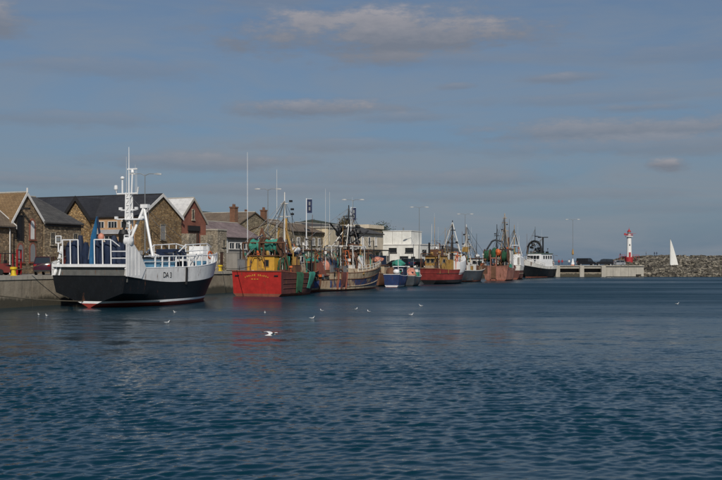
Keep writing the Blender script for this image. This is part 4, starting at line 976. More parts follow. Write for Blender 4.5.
# side rail with solid upright stanchions
Pb = lambda t, hh, ins=.06: bul(t, 1, -1, ins)[:2] + (s2(t) + hh,)
for side in (-1, 1):
    Q = lambda t, hh: (bul(t, 1, side, .06)[0], bul(t, 1, side, .06)[1], s2(t) + hh)
    for k in range(13):
        t = .22 + k * .056; MB().tube([Q(t, 0), Q(t, 1.05 - .45 * cl((t - .6) / .3))], .085, 5).build('stanchion', 'white_paint', b1)
    tubep(b1, 'rail', 'white_paint', [Q(.14 + k * .05, 1.05 - .45 * cl((.14 + k * .05 - .6) / .3)) for k in range(16)], .07)
    tubep(b1, 'rail', 'white_paint', [Q(.14 + k * .03, .55) for k in range(10)], .05)
for y, s_ in ((-1.9, 1), (1.9, 1)):
    tubep(b1, 'bow_rail', 'white_paint', [(1.2, y, 5.0), (2.6, y, 5.75), (6.8, y, 5.95), (8.3, y * .8, 5.6)], .06); tubep(b1, 'bow_rail', 'white_paint', [(2.6, y, 5.1), (6.8, y, 5.3)], .05)
    for x in (2.6, 4.0, 5.4, 6.8): tubep(b1, 'stanchion', 'white_paint', [(x, y, 2.6), (x, y, 5.85)], .055)
# hull fender stripe, name number and anchor
fz = [bul(.47, k, -1) for k in (0, .5, 1)]; p = H1.pt(.47, 1.9, -1)
tubep(b1, 'fender_bar', 'black', [(p[0], p[1] - .06, 1.9)] + [(q[0], q[1] - .06, q[2]) for q in fz], .13)
for k, ch_ in enumerate('DA3'):
    t_ = .29 + .022 * k + (.006 if k == 2 else 0); q = bul(t_, .30, -1); q2 = bul(t_ + .02, .30, -1); q3 = bul(t_, .75, -1)
    ang = math.atan2(q2[1] - q[1], q2[0] - q[0]); tilt = math.atan2(q[1] - q3[1], q3[2] - q[2])
    mx = Matrix.Translation((q[0], q[1] - .03, q[2])) @ Matrix.Rotation(ang, 4, 'Z') @ Matrix.Rotation(R(90) + tilt, 4, 'X')
    text_mesh(b1, ch_, .72, 'black', mx, 'letter')
for x in (-6, -1, 3): tyre_fender(b1, H1.pt((x + 10.75) / 21.5, 1.4, 1), 1)

# ---------------------------------------------------------------- 2: the red trawler, stern on
b2 = boat('red_trawler', (-9.2, 120.5), 23, 'red wooden trawler seen from its broad bright red stern with yellow deckhouse')
H2 = Hull(15.5, 6.9, 2.95, 2.65, 3.7, tran=.95, wt=.97, p=2.2, pw=1.7, rake=1.5, stern=(-.6, .9, .3), tr=.2)
h = H2.build(b2, [(.32, 'rust_red'), (lambda t: 99, 'dark_red_hull')], drop=.9, cap='rust_red', capr=.09, transom='red_hull')  # sides darker than the transom: rusty red with shade mixed into the colour
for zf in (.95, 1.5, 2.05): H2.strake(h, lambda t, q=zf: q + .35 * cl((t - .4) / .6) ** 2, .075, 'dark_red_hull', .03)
for y in (-2.6, 2.6): boxp(h, 'freeing_port', 'black', -7.80, -7.5, y - .25, y + .25, 2.35, 2.5)
# name in an arc of small yellow letters on the transom (unreadable in the photograph: plain strokes)
for k in range(13):
    if k == 6: continue
    y = 1.5 - k * .25; z = 2.28 + .22 * (1 - (y / 1.5) ** 2)
    xx = H2.pt(0, z, -1)[0]; boxp(h, 'letter_stroke', 'yellow', xx - .02, xx + .02, y - .05, y + .05, z - .1, z + (.1 if k % 3 else .02))
for k in range(3): xx = H2.pt(0, 2.0, -1)[0]; boxp(h, 'letter_stroke', 'yellow', xx - .02, xx + .02, .5 - k * .35, .7 - k * .35, 1.98, 2.06)
dk = 1.95
ch = cabin(b2, 'deckhouse', -6.3, -3.6, -1.6, 2.1, dk, 4.75, 'yellow', .12, 'rust')
port(ch, 's', -6.29, -.55, 3.5, .6, .75, 'ochre'); boxp(ch, 'door_frame', 'ochre', -6.36, -6.30, .55, .68, dk, 4.7); boxp(ch, 'side_post', 'ochre', -6.36, -6.30, 1.6, 1.72, dk, 4.7)
drum(b2, -5.4, 1.2, 5.95, .95, 1.5, 'teal_net'); drum(b2, -4.9, -.75, 5.95, 1.0, 1.9, 'teal_net')
gantry(b2, -6.0, 5.6, dk, 6.3, 'rust', .12)
g = MB(); g.tube([(-4.6, 1.9, 4.8), (-4.4, 1.1, 8.1)], .14, 6); g.tube([(-4.6, .1, 4.8), (-4.4, 1.1, 8.1)], .14, 6); g.tube([(-4.4, -.5, 4.8), (-4.4, .9, 7.4)], .1, 6); g.build('aft_gallows', 'rust', b2, True)
mast(b2, -1.2, -.3, dk, 12.6, 'white_rusty', .15, [(9.6, 1.6), (11.2, 1.0)], [(10.5, .3, -.9), (9.9, .3, -.9), (11.5, .3, -.7)])
g = MB()
for y in (2.0, -2.2): g.tube([(-1.2, y, dk + .2), (-1.2, y * .2, 8.2)], .14, 6)
g.tube([(-1.0, -.3, 6.8), (-1.0, -.3, 9.4)], .26, 8); g.tube([(1.4, -.3, dk), (-1.0, -.3, 8.2)], .12, 6)
g.build('mast_tripod', 'ochre', b2, True)
wh = cabin(b2, 'wheelhouse', -1.0, 2.0, -1.7, 1.7, dk, 5.1, 'cream_hull', .3, 'navy'); 
for y in (-1.0, 0, 1.0): port(wh, 's', -.98, y, 4.0, .65, .7, 'white_trim')
for x in (-.2, .9): port(wh, 'r', -1.68, x, 4.0, .7, .7, 'white_trim')
cabin(b2, 'whaleback', 3.4, 6.9, -2.2, 2.2, 2.4, 4.1, 'rust_red', .9); boxp(b2, 'whaleback_mouth', 'black', 3.3, 3.42, -2.0, 2.0, 2.4, 3.9)
winch(b2, 2.8, 0, dk, 'rust', 1.2); radar(wh, .5, .3, 5.2); raft(b2, .6, -1.0, 5.2)
for k, (x, y, zz, c) in enumerate([(-3.0, -2.4, 5.4, 'ochre'), (-2.4, -2.6, 4.6, 'rust'), (-1.8, 2.6, 5.4, 'ochre'), (2.6, -2.6, 5.0, 'rust'), (3.4, -2.3, 4.6, 'green_net'), (-6.8, 2.7, 5.5, 'black'), (-6.9, -2.7, 4.3, 'rust')]):
    tubep(b2, 'davit', c, [(x, y, dk), (x, y, zz), (x + .5, y * 1.12, zz + .5)], .09)
locker(b2, -6.9, -6.4, 2.0, 3.0, dk, 4.3, 'steel'); locker(b2, -3.2, -1.8, -2.8, -1.9, dk, 3.6, 'rust'); locker(b2, -2.2, -1.4, -2.5, -1.8, 3.2, 4.6, 'ochre')
boxp(b2, 'awning', 'navy', -2.6, -.9, -2.2, 1.8, 5.0, 5.12)
whip(b2, -5.6, 2.4, dk, 17.2, 'white_paint', .05); whip(b2, -1.5, .6, 6, 15.4, 'white_trim', .045); whip(b2, 1.2, .8, 5.2, 9.4)
for p in ((7.2, 0, 3.8), (-6.0, 2.6, 6.3), (-6.0, -2.6, 6.3), (-1.4, 3.0, 2.9), (-1.4, -3.0, 2.9)): stay(b2, (-1.2, -.3, 11.6), p, .025)
for x in (3.5, 5.0): tyre_fender(b2, H2.pt((x + 7.75) / 15.5, 2.0, -1))
heap('net_heap', b2, (-4.6, -2.0, 1.95), 1.1, .7, 1.4, 'green_net', 'green net piled beside the yellow deckhouse of the red trawler', seed=11)
heap('net_heap', b2, (4.9, -1.0, 3.6), 1.1, .9, .45, 'teal_net', 'pale green net on the foredeck of the red trawler', seed=12)
heap('net_heap', b2, (-3.5, .6, 4.8), .6, 1.0, .5, 'steel', 'grey net bundle on the roof of the yellow deckhouse', seed=13)
drape(b2, 'hanging_net', H2, .24, .34, 2.6, .5, 'green_net', 'green net hanging over the dark side of the red trawler', 3)
drape(b2, 'hanging_net', H2, .46, .56, 2.6, 1.0, 'teal_net', 'short teal net hanging over the side of the red trawler near its bow', 4)

clutter(b2, -7.2, -3.4, -2.9, 2.9, 2.0, 5.8, 50, WORK, 11); clutter(b2, -3.4, 3.2, -2.8, 2.6, 1.95, 6.8, 80, WORK, 12); clutter(b2, -6.0, -3.8, -1.4, 1.9, 4.85, 7.2, 14, WORK, 13)
rigging(b2, [(-1.2, -.3, 11.6), (-1.2, -.3, 9.5), (-4.4, 1.1, 8.0)], feet(15.5, 6.5, 3, 16, 1), 1, 7, (6, 10.5))
# ---------------------------------------------------------------- 3: the blue and cream trawler
b3 = boat('blue_trawler', (-2.8, 138.5), 31, 'rusty blue and cream trawler with goalpost gantry and long whaleback bow')
H3 = Hull(23, 6.2, 2.65, 2.45, 3.75, tran=.72, wt=.8, p=2.5, pw=2.0, rake=1.8, stern=(-.4, 1.0, .4), tr=.5)
h = H3.build(b3, [(.25, 'rust_red'), (.52, 'cream_hull'), (lambda t: 1.55 + 1.4 * cl((t - .5) / .5) ** 2, 'blue_hull'), (lambda t: 99, 'cream_hull')], drop=.9, cap='rust', capr=.08)
H3.strake(h, lambda t: .62 + .75 * cl((t - .45) / .55) ** 2, .09, 'cream_hull', .36); H3.strake(h, lambda t: 1.62 + 1.35 * cl((t - .5) / .5) ** 2, .07, 'rust', .02)
for t, m_ in ((.10, 'rust'), (.27, 'rust_red'), (.31, 'dark_red_hull'), (.36, 'rust_red')):
    tubep(h, 'fender_bar', m_, [H3.pt(t, z, -1)[:1] + (H3.pt(t, z, -1)[1] - .05,) + (z,) for z in (.3, 1.2, 2.0, 2.6)], .16)
dk = 1.75
mb = MB(); rows_ = []
for k in range(9):
    t = .40 + .58 * k / 8; sh = H3.sheer(t); a = H3.pt(t, sh, -1); hh = .9 - .45 * (k / 8)
    rows_.append([(a[0], a[1], sh), (a[0] + .2, a[1] * .92, sh + hh * .7), (a[0] + .3, 0, sh + hh), (a[0] + .2, -a[1] * .92, sh + hh * .7), (a[0], -a[1], sh)])
mb.loft(rows_, False, False); mb.add(rows_[0], [(0, 1, 2, 3, 4)]); wbk = mb.build('whaleback', 'cream_hull', b3, True)
boxp(wbk, 'whaleback_mouth', 'black', -2.35, -2.25, -2.3, 2.3, 1.8, 2.9)
heap('buoy_heap', b3, (10.0, -.2, 3.9), 1.1, .8, .42, 'pink_orange', 'heap of pinkish orange floats on the bow of the blue trawler', 'buoys', 21)
gantry(b3, -.6, 4.6, dk, 6.25, 'white_rusty', .14); g = gantry(b3, 2.6, 4.6, 3.0, 6.25, 'white_rusty', .12, False)
for s_ in (-1, 1): tubep(g, 'gantry_beam', 'white_rusty', [(-.6, s_ * 2.3, 6.2), (2.6, s_ * 2.3, 6.2)], .1)
wh = cabin(b3, 'wheelhouse', 3.0, 6.0, -1.8, 1.8, 2.6, 5.6, 'cream_hull', .3, 'rust')
for x in (3.6, 4.5, 5.3): port(wh, 'r', -1.76, x, 4.5, .6, .7, 'rust')
for y in (-1, 0, 1): port(wh, 's', 3.03, y, 4.5, .6, .7, 'rust')
cabin(b3, 'winch_house', -1.8, 1.2, -1.4, 1.6, dk, 4.2, 'ochre', .1, 'rust'); locker(b3, 1.4, 2.4, -2.2, -1.2, 3.0, 4.8, 'white_paint')
mast(b3, 2.0, 0, 2.8, 12.2, 'black', .17, [(8.9, 3.2), (10.6, 1.8)], [(9.2, .2, -1.2), (9.2, .2, 1.1), (8.4, .2, -.5), (10.2, .2, .5)])
# power block and dark gear hung round the mast
for k in range(16):
    a = random.uniform(0, 6.3); MB().loft(lump(random.uniform(.25, .55), random.uniform(.25, .5), random.uniform(.2, .45), .3, 40 + k, 8, 5)).build('power_block', 'black', b3, True).location = (2.0 + 1.0 * math.cos(a), 1.5 * math.sin(a), random.uniform(6.6, 9.2))
tubep(b3, 'derrick_boom', 'black', [(1.8, 0, 6.4), (-3.6, -.4, 9.4)], .12); tubep(b3, 'derrick_boom', 'black', [(2.2, 0, 6.4), (5.5, -1.2, 8.6)], .12)
tubep(b3, 'gilson', 'white_rusty', [(-.6, 1.2, 6.2), (2.0, 0, 9.5)], .07); tubep(b3, 'gilson', 'white_rusty', [(-.6, -1.2, 6.2), (2.0, 0, 9.5)], .07)
drum(b3, -6.0, .3, 3.6, 1.0, 3.0, 'navy'); drum(b3, -8.2, .3, 3.2, .9, 2.6, 'green_net')
gantry(b3, -9.6, 4.0, dk, 5.6, 'rust', .14); winch(b3, -3.4, 0, dk, 'rust', 1.5); radar(wh, 4.4, .3, 5.7); raft(b3, 4.0, -1.1, 5.7)
for k in range(14):
    x = random.uniform(-9, 2); y = random.uniform(-2.6, 2.4); z = random.uniform(3.4, 6.4)
    tubep(b3, 'davit', random.choice(['rust', 'black', 'white_rusty', 'dark_red_hull', 'navy']), [(x, y, dk), (x + random.uniform(-.2, .2), y, z), (x + random.uniform(-.9, .9), y + random.uniform(-.6, .6), z + random.uniform(-.2, .6))], random.uniform(.06, .11))
for k in range(8): x = -9 + k * 1.1; locker(b3, x, x + .8, -2.6, -1.9, dk, dk + random.uniform(.7, 1.8), random.choice(['rust', 'navy', 'steel', 'white_rusty', 'dark_red_hull', 'ochre']))
H3.rail(b3, .5, .93, 8, .1, .95, 'white_rusty', .04)
whip(b3, 4.0, .6, 5.7, 13.5); whip(b3, -.6, 2.3, 6.2, 14.5, 'white_trim', .03); whip(b3, -.6, 1.6, 6.2, 14.0, 'white_trim', .03)
for p in ((11, 0, 3.9), (-9.6, 1.9, 5.6), (-9.6, -1.9, 5.6), (2, 2.9, 2.7), (2, -2.9, 2.7)): stay(b3, (2.0, 0, 11.8), p, .025)
heap('net_heap', b3, (-4.6, -1.2, 1.75), 1.2, .9, 1.3, 'navy', 'navy net heap amidships on the blue trawler', seed=22)
heap('net_heap', b3, (-7.0, -1.9, 2.4), .7, .6, .9, 'pink_orange', 'pinkish net bundle on the after deck of the blue trawler', seed=23)
heap('net_heap', b3, (.4, -1.6, 4.2), 1.0, .7, .6, 'rust', 'brown net bundle under the white gantry of the blue trawler', seed=24)
drape(b3, 'hanging_net', H3, .30, .345, 2.5, .9, 'dark_red_hull', 'dark red net hanging amidships on the blue trawler', 5)

clutter(b3, -10, -2.4, -2.4, 2.4, 1.75, 6.0, 80, WORK, 14); clutter(b3, -2.4, 5.5, -2.4, 2.4, 2.9, 7.4, 46, WORK + ['black', 'black'], 15); clutter(b3, 1.0, 3.2, -1.6, 1.6, 6.2, 9.6, 14, ['black', 'navy', 'black', 'rust'], 16)
clutter(b3, -9.5, 2.5, -2.8, -1.2, 2.0, 6.6, 50, WORK + ['black'], 34); rigging(b3, [(2, 0, 11.8), (2, 0, 9), (-9.6, 0, 5.6), (-.6, 0, 6.2)], feet(22, 6, 3, 22, 2), 2, 9, (6, 11))
# ---------------------------------------------------------------- small boats beyond it
s1 = boat('small_blue_boat', (6.0, 156.2), 18, 'small bright blue half decked boat with white waterline beyond the blue trawler bow')
HS = Hull(8, 2.9, 2.0, 1.75, 2.5, tran=.9, wt=.85, p=2.2, pw=1.6, rake=.9, zk=-.5, stern=(-.3, .6, .4), tr=.1)
h = HS.build(s1, [(.06, 'antifoul'), (.28, 'white_paint'), (lambda t: 99, 'small_blue')], drop=.6, deck='deck_grey', cap='white_paint', capr=.05)
wh = cabin(s1, 'wheelhouse', .4, 2.4, -.9, .9, 1.3, 3.2, 'navy', .25, 'white_paint'); port(wh, 's', .42, -.3, 2.3, .5, .5); mast(s1, 0, 0, 1.3, 5.2, 'white_trim', .06, [(4.4, 1.2)])
o = MB().loft(lump(.55, .5, .42, .06, 3, 14, 8)).build('buoy', 'white_paint', None, True); o.location = (5.6, 153.6, 2.0); tag(o, 'round white fender buoy on the stern of the small blue boat', 'buoy')
heap('net_heap', s1, (-2.4, .6, 1.3), .9, .7, .9, 'rust', 'brown net heap at the stern of the small blue boat', seed=31)
s2b = boat('small_grey_boat', (8.7, 161.7), 18, 'small grey boat laden with orange gear beside the blue one')
HS2 = Hull(7, 2.6, 1.7, 1.5, 2.1, tran=.9, wt=.85, p=2.2, pw=1.6, rake=.8, zk=-.5, stern=(-.3, .6, .4), tr=.1)
HS2.build(s2b, [(.2, 'black'), (lambda t: 99, 'grey_hull')], drop=.6, deck='deck_grey', cap='white_rusty', capr=.05)
heap('float_heap', s2b, (-1.6, 0, 1.0), 1.2, .9, .95, 'pink_orange', 'orange float and net heap filling the small grey boat', 'buoys', 32)
cabin(s2b, 'shelter', .3, 1.8, -.8, .8, 1.0, 2.9, 'white_rusty', .2, 'galv'); mast(s2b, .2, 0, 1.0, 4.6, 'galv', .05, [(4.0, 1.0)])
s3b = boat('small_brown_boat', (3.2, 160.5), 22, 'small brown wooden boat behind the bow of the blue trawler')
HS3 = Hull(7, 2.8, 2.2, 2.0, 2.6, tran=.9, wt=.85, p=2.2, pw=1.6, rake=.8, zk=-.5, stern=(-.3, .6, .4), tr=.1)
HS3.build(s3b, [(.2, 'black'), (lambda t: 99, 'rust')], drop=.6, deck='wood_deck', cap='cream_hull', capr=.06)
cabin(s3b, 'shelter', -.5, 1.6, -.9, .9, 1.5, 3.4, 'cream_hull', .2, 'rust'); mast(s3b, -.6, 0, 1.5, 5.4, 'galv', .06, [(4.6, 1.2)]); drum(s3b, -2.2, 0, 2.7, .6, 1.3, 'green_net')

clutter(s1, -3.6, .2, -1.1, 1.1, 1.3, 2.8, 12, WORK, 17); clutter(s2b, -3, .2, -1, 1, 1, 2.4, 12, WORK, 18); clutter(s3b, -3, -.6, -1, 1, 1.5, 3.2, 12, WORK, 19)
# ---------------------------------------------------------------- 4: dark red hull with white bow
b4 = boat('dark_red_trawler', (15.6, 177.0), 35, 'dark red trawler with ochre wheelhouse aft and white bow shelter below a tall mast')
H4 = Hull(13.5, 5.4, 2.75, 2.5, 3.5, tran=.75, wt=.75, p=2.3, pw=1.8, rake=1.2, stern=(-.4, 1.1, .45), tr=.5)
h = H4.build(b4, [(.75, 'black'), (lambda t: 99, 'dull_red')], drop=.8, cap='rust_red', capr=.09)
H4.strake(h, lambda t: 1.9 + .6 * cl((t - .45) / .55) ** 2, .08, 'dark_red_hull')
wh = cabin(b4, 'wheelhouse', -5.0, -2.2, -1.6, 1.6, 1.9, 5.0, 'ochre', .2, 'rust')
for y in (-.9, 0, .9): port(wh, 's', -4.97, y, 3.8, .6, .7, 'cream_hull')
port(wh, 'r', -1.56, -3.6, 3.8, .8, .7, 'cream_hull'); boxp(wh, 'white_band', 'cream_hull', -5.06, -4.98, -1.5, 1.5, 2.6, 3.3)
cabin(b4, 'flying_bridge', -4.4, -2.8, -1.0, 1.0, 5.1, 6.2, 'rust', .1); tubep(b4, 'exhaust', 'black', [(-4.6, .9, 5.0), (-4.6, .9, 7.4)], .2); tubep(b4, 'exhaust', 'black', [(-2.4, -.6, 5.0), (-2.4, -.6, 6.9)], .22)
mast(b4, 2.2, 0, 1.8, 11.6, 'black', .2, [(7.4, 2.4), (9.8, 1.2)], [(7.6, 0, .9), (7.6, 0, -.9)]); boxp(b4, 'crow_platform', 'ochre', 1.4, 2.6, -.4, 1.4, 5.6, 5.8)
g = MB(); g.tube([(2.2, 0, 11.2), (-.6, 1.6, 3.0)], .09, 6); g.tube([(2.2, 0, 11.2), (2.6, -2.2, 3.2)], .09, 6); g.tube([(2.4, 0, 9.0), (6.2, -.3, 3.6)], .09, 6); g.build('mast_legs', 'white_rusty', b4, True)
mb = MB(); rows_ = []
for k in range(8):
    t = .52 + .47 * k / 7; sh = H4.sheer(t); a = H4.pt(t, sh - .9, -1); c = H4.pt(t, sh, -1)
    rows_.append([(a[0], a[1] - .03, sh - .9), (c[0] + .1, c[1] - .05, sh), (c[0] + .2, c[1] * .95, sh + 1.35), (c[0] + .2, 0, sh + 1.7), (c[0] + .2, -c[1] * .95, sh + 1.35), (c[0] + .1, -c[1] + .05, sh), (a[0], -a[1] + .03, sh - .9)])
mb.loft(rows_, False, False); mb.add([rows_[0][1:6]][0], [(0, 1, 2, 3, 4)]); mb.build('bow_shelter', 'white_paint', b4, True)
winch(b4, .2, 0, 1.8, 'rust', 1.1); drum(b4, -.6, .4, 3.4, .9, 1.8, 'green_net'); locker(b4, -1.8, -.9, -2.0, -1.0, 1.8, 4.3, 'ochre')
gantry(b4, -6.0, 3.6, 2.0, 5.4, 'rust', .11); radar(b4, -3.6, 0, 6.3); whip(b4, -3.2, .6, 5, 12.0, 'ochre', .06); whip(b4, -4.0, -.6, 5, 10.2); whip(b4, -2.6, 1.0, 5, 12.8)
for p in ((6.6, 0, 3.6), (-6.0, 1.7, 5.4), (-6, -1.7, 5.4)): stay(b4, (2.2, 0, 11.0), p, .03)
for k in range(7): x = random.uniform(-2, 4); y = random.uniform(-1.9, 1.5); tubep(b4, 'davit', random.choice(['rust', 'ochre', 'white_rusty']), [(x, y, 1.8), (x, y, random.uniform(4, 6))], .08)
clutter(b4, -6, 2.2, -2.2, 2.2, 1.9, 6.0, 44, WORK + ['ochre', 'rust'], 20); clutter(b4, -4.6, -2.6, -1.2, 1.2, 5.1, 7.4, 10, WORK, 21)
rigging(b4, [(2.2, 0, 11.2), (2.2, 0, 9), (-3.6, 0, 6.3)], feet(13, 5, 3, 16, 3), 3, 7, (6, 11))
# ---------------------------------------------------------------- 5: grey hull full of gear
b5 = boat('grey_trawler', (21.7, 194.4), 35, 'dark grey trawler crowded with white and brown gear behind the white bow')
H5 = Hull(12, 5.2, 2.3, 2.2, 3.2, tran=.85, wt=.8, rake=1.2)
h = H5.build(b5, [(.3, 'rust_red'), (lambda t: 99, 'grey_hull')], drop=.8, cap='white_rusty', capr=.07)
wh = cabin(b5, 'wheelhouse', .6, 3.2, -1.5, 1.5, 1.5, 4.6, 'white_rusty', .3, 'rust')
for x in (1.2, 2.2): port(wh, 'r', -1.44, x, 3.4, .6, .7, 'black')
for y in (-.8, .3): port(wh, 's', .64, y, 3.4, .6, .7, 'black')
mast(b5, -1.2, 0, 1.5, 11.4, 'white_rusty', .18, [(7.2, 2.2), (9.2, 1.4)], [(7.5, 0, .7), (8.4, 0, -.5), (6.6, 0, -.6), (9.4, 0, .5)])
g = MB(); g.tube([(-1.2, 0, 8.4), (4.6, -.6, 4.0)], .1, 6); g.tube([(-1.2, 0, 8.4), (-1.8, 1.8, 2)], .1, 6); g.tube([(-1.2, 0, 8.4), (-1.8, -1.8, 2)], .1, 6); g.build('mast_legs', 'white_rusty', b5, True)
boxp(b5, 'crow_platform', 'ochre', -1.9, -.8, -.6, .6, 5.9, 6.9); gantry(b5, -4.8, 3.8, 1.6, 5.2, 'rust', .12); winch(b5, -2.6, 0, 1.5, 'rust', 1.2)
for k in range(16):
    x = random.uniform(-4.5, 4.5); y = random.uniform(-1.9, 1.8); z = random.uniform(3, 5.4)
    tubep(b5, 'davit', random.choice(['rust', 'ochre', 'white_rusty', 'black']), [(x, y, 1.5), (x + random.uniform(-.3, .3), y, z)], random.uniform(.06, .11))
for k in range(7): x = -4.2 + k * 1.2; locker(b5, x, x + .8, -2.1, -1.5, 1.5, random.uniform(2.4, 3.9), random.choice(['white_paint', 'rust', 'ochre', 'white_rusty', 'cream_hull']))
raft(b5, 1.6, -.9, 4.75); whip(b5, 2.0, .6, 4.6, 11); stay(b5, (-1.2, 0, 11), (5.6, 0, 3.2), .03)
heap('net_heap', b5, (4.0, -.9, 2.3), .9, .7, .8, 'white_rusty', 'pale net heap on the bow of the dark grey trawler', seed=51)
clutter(b5, -5, 4.8, -2.1, 2.1, 1.5, 5.6, 44, WORK + ['white_paint', 'white_rusty', 'white_rusty'], 22)
rigging(b5, [(-1.2, 0, 11), (-1.2, 0, 8.4)], feet(12, 5, 2.6, 16, 4), 4, 7, (6, 12))
# ---------------------------------------------------------------- 6: rusty pink stern with green drums
b6 = boat('pink_trawler', (30.4, 207.9), 20, 'rusty pink sterned trawler with two big green net drums and stern ramp')
H6 = Hull(15, 5.3, 3.0, 2.5, 3.7, tran=.95, wt=.9, stern=(-.4, .8, .3), tr=.1)
h = H6.build(b6, [(.25, 'rust_red'), (lambda t: 99, 'pink_hull')], drop=.7, deck='deck_green', cap='pink_hull', capr=.08)
boxp(h, 'stern_ramp', 'rust', -7.58, -7.3, -.15, .95, .5, 3.02)
for y in (1.0, -.2): boxp(h, 'ramp_post', 'pink_hull', -7.66, -7.35, y - .07, y + .07, .3, 5.4)
boxp(h, 'ramp_lintel', 'pink_hull', -7.66, -7.4, -.25, 1.05, 4.6, 4.8)
drum(b6, -6.2, 1.95, 5.2, 1.35, 1.2, 'green_net'); drum(b6, -6.0, -1.75, 5.1, 1.35, 1.3, 'green_net')
gb = MB()
for s_ in (-1, 1): gb.tube([(-6.6, s_ * 2.3, 2.3), (-6.4, s_ * 2.0, 6.6), (-6.2, s_ * 1.0, 8.2)], .2, 7)
gb.tube([(-6.2, 1.0, 8.2), (-6.2, .3, 8.5), (-6.2, -1.0, 8.2)], .2, 7); gb.build('net_gantry', 'grey_hull', b6, True)
heap('float_heap', b6, (-6.4, -.35, 5.1), .6, .55, .75, 'orange', 'orange float bag between the green drums of the pink trawler', 'buoys', 61)
heap('net_heap', b6, (-5.8, .6, 4.4), .8, .8, 1.2, 'green_net', 'green net pile between the drums of the pink trawler', seed=62)
mast(b6, -4.6, .3, 2.3, 11.8, 'black', .15, [(9.4, 1.2)], [(9.8, 0, .4)]); 
wh = cabin(b6, 'wheelhouse', -.5, 3.0, -1.8, 1.8, 2.0, 6.6, 'white_rusty', .3, 'rust'); port(wh, 's', -.46, -.6, 5.0, .7, .8, 'black'); port(wh, 's', -.46, .7, 5.0, .7, .8, 'black')
mast(b6, 2.0, 0, 6.6, 14.4, 'cream_hull', .22, [(10.6, 1.6), (12.4, 1.2), (13.4, .9)], [(10.9, 0, .6), (12.0, 0, -.5)]); g = MB(); g.tube([(2.0, .9, 6.6), (2.0, 0, 11.8)], .1, 5); g.tube([(2.0, -.9, 6.6), (2.0, 0, 11.8)], .1, 5)
for k in range(6): g.tube([(2.0, .8 - .13 * k, 7.1 + k * .75), (2.0, -.8 + .13 * k, 7.3 + k * .75)], .05, 4)
g.build('lattice', 'cream_hull', b6, True); whip(b6, 2.6, -.9, 6.6, 13.2, 'black', .06); winch(b6, -3.2, 0, 1.9, 'rust', 1.4)
for p in ((7, 0, 3.7), (-6.2, 1, 8.2), (-6.2, -1, 8.2)): stay(b6, (2.0, 0, 13.6), p, .03)
for k in range(6): x = random.uniform(-5, 0); y = random.uniform(-2, 2); tubep(b6, 'davit', random.choice(['rust', 'ochre', 'black']), [(x, y, 1.9), (x, y, random.uniform(4.4, 6.6))], .1)
clutter(b6, -7, -.8, -2.3, 2.3, 2.2, 7.0, 44, WORK + ['green_net', 'rust'], 23)
rigging(b6, [(2, 0, 13.6), (2, 0, 11), (-4.6, .3, 11), (-6.2, 0, 8.2)], feet(15, 5, 3, 18, 5), 5, 7, (6, 12))
# ---------------------------------------------------------------- 7: white topped stern with A frame
b7 = boat('white_sterned_trawler', (34.9, 221.9), 15, 'trawler with white shelter deck over a dull red stern and white A frame')
H7 = Hull(13, 4.8, 3.2, 2.8, 3.8, tran=.92, wt=.85, stern=(-.4, .9, .4), tr=.2)
h = H7.build(b7, [(.3, 'rust_red'), (2.0, 'dark_red_hull'), (lambda t: 99, 'white_rusty')], drop=.7, cap='white_rusty', capr=.08)
H7.strake(h, lambda t: 1.3, .08, 'cream_hull')
mb = MB(); rows_ = []
for k in range(8):
    t = .02 + .6 * k / 7; sh = H7.sheer(t); c = H7.pt(t, sh, -1)
    rows_.append([(c[0], c[1], sh), (c[0] + .05, c[1] * .93, sh + 2.0), (c[0] + .05, c[1] * .6, sh + 2.4), (c[0] + .05, -c[1] * .6, sh + 2.4), (c[0] + .05, -c[1] * .93, sh + 2.0), (c[0], -c[1], sh)])
mb.loft(rows_, False, False); mb.add(rows_[0], [(0, 1, 2, 3, 4, 5)]); sd_ = mb.build('shelter_deck', 'white_paint', b7, True)
boxp(sd_, 'net_hatch', 'black', -6.45, -6.3, .9, 1.6, 3.6, 5.0); boxp(sd_, 'side_door', 'grey_wall', -6.45, -6.3, -2.0, -1.6, 3.4, 4.9)
g = MB(); g.tube([(-4.2, 1.1, 5.3), (-4.2, -.9, 10.4), (-4.2, -2.9 + .6, 5.3)], .13, 6); g.tube([(-4.2, .1, 7.6), (-4.2, -1.7, 7.6)], .07, 5); g.build('a_frame', 'white_paint', b7, True)
tubep(b7, 'exhaust', 'rust', [(-3.6, .7, 5.3), (-3.6, .7, 9.4)], .2); locker(b7, -5.0, -4.2, 1.0, 1.9, 5.4, 7.0, 'ochre'); heap('float_heap', b7, (-5.2, .9, 5.5), .6, .5, .6, 'orange', 'orange floats on the white shelter deck beside the A frame', 'buoys', 71)
wh = cabin(b7, 'wheelhouse', 1.4, 3.8, -1.5, 1.5, 2.8, 6.0, 'white_rusty', .3, 'rust'); mast(b7, 1.6, 0, 6.0, 12.4, 'ochre', .12, [(9.4, 1.2)]); whip(b7, 2.0, -.8, 6, 13)
clutter(b7, -6, 1, -1.4, 1.4, 5.5, 7.6, 16, WORK, 24)
rigging(b7, [(-4.2, -.9, 10.2), (1.6, 0, 11.5)], feet(12, 4.6, 4.4, 12, 6), 6, 5, (7, 12))
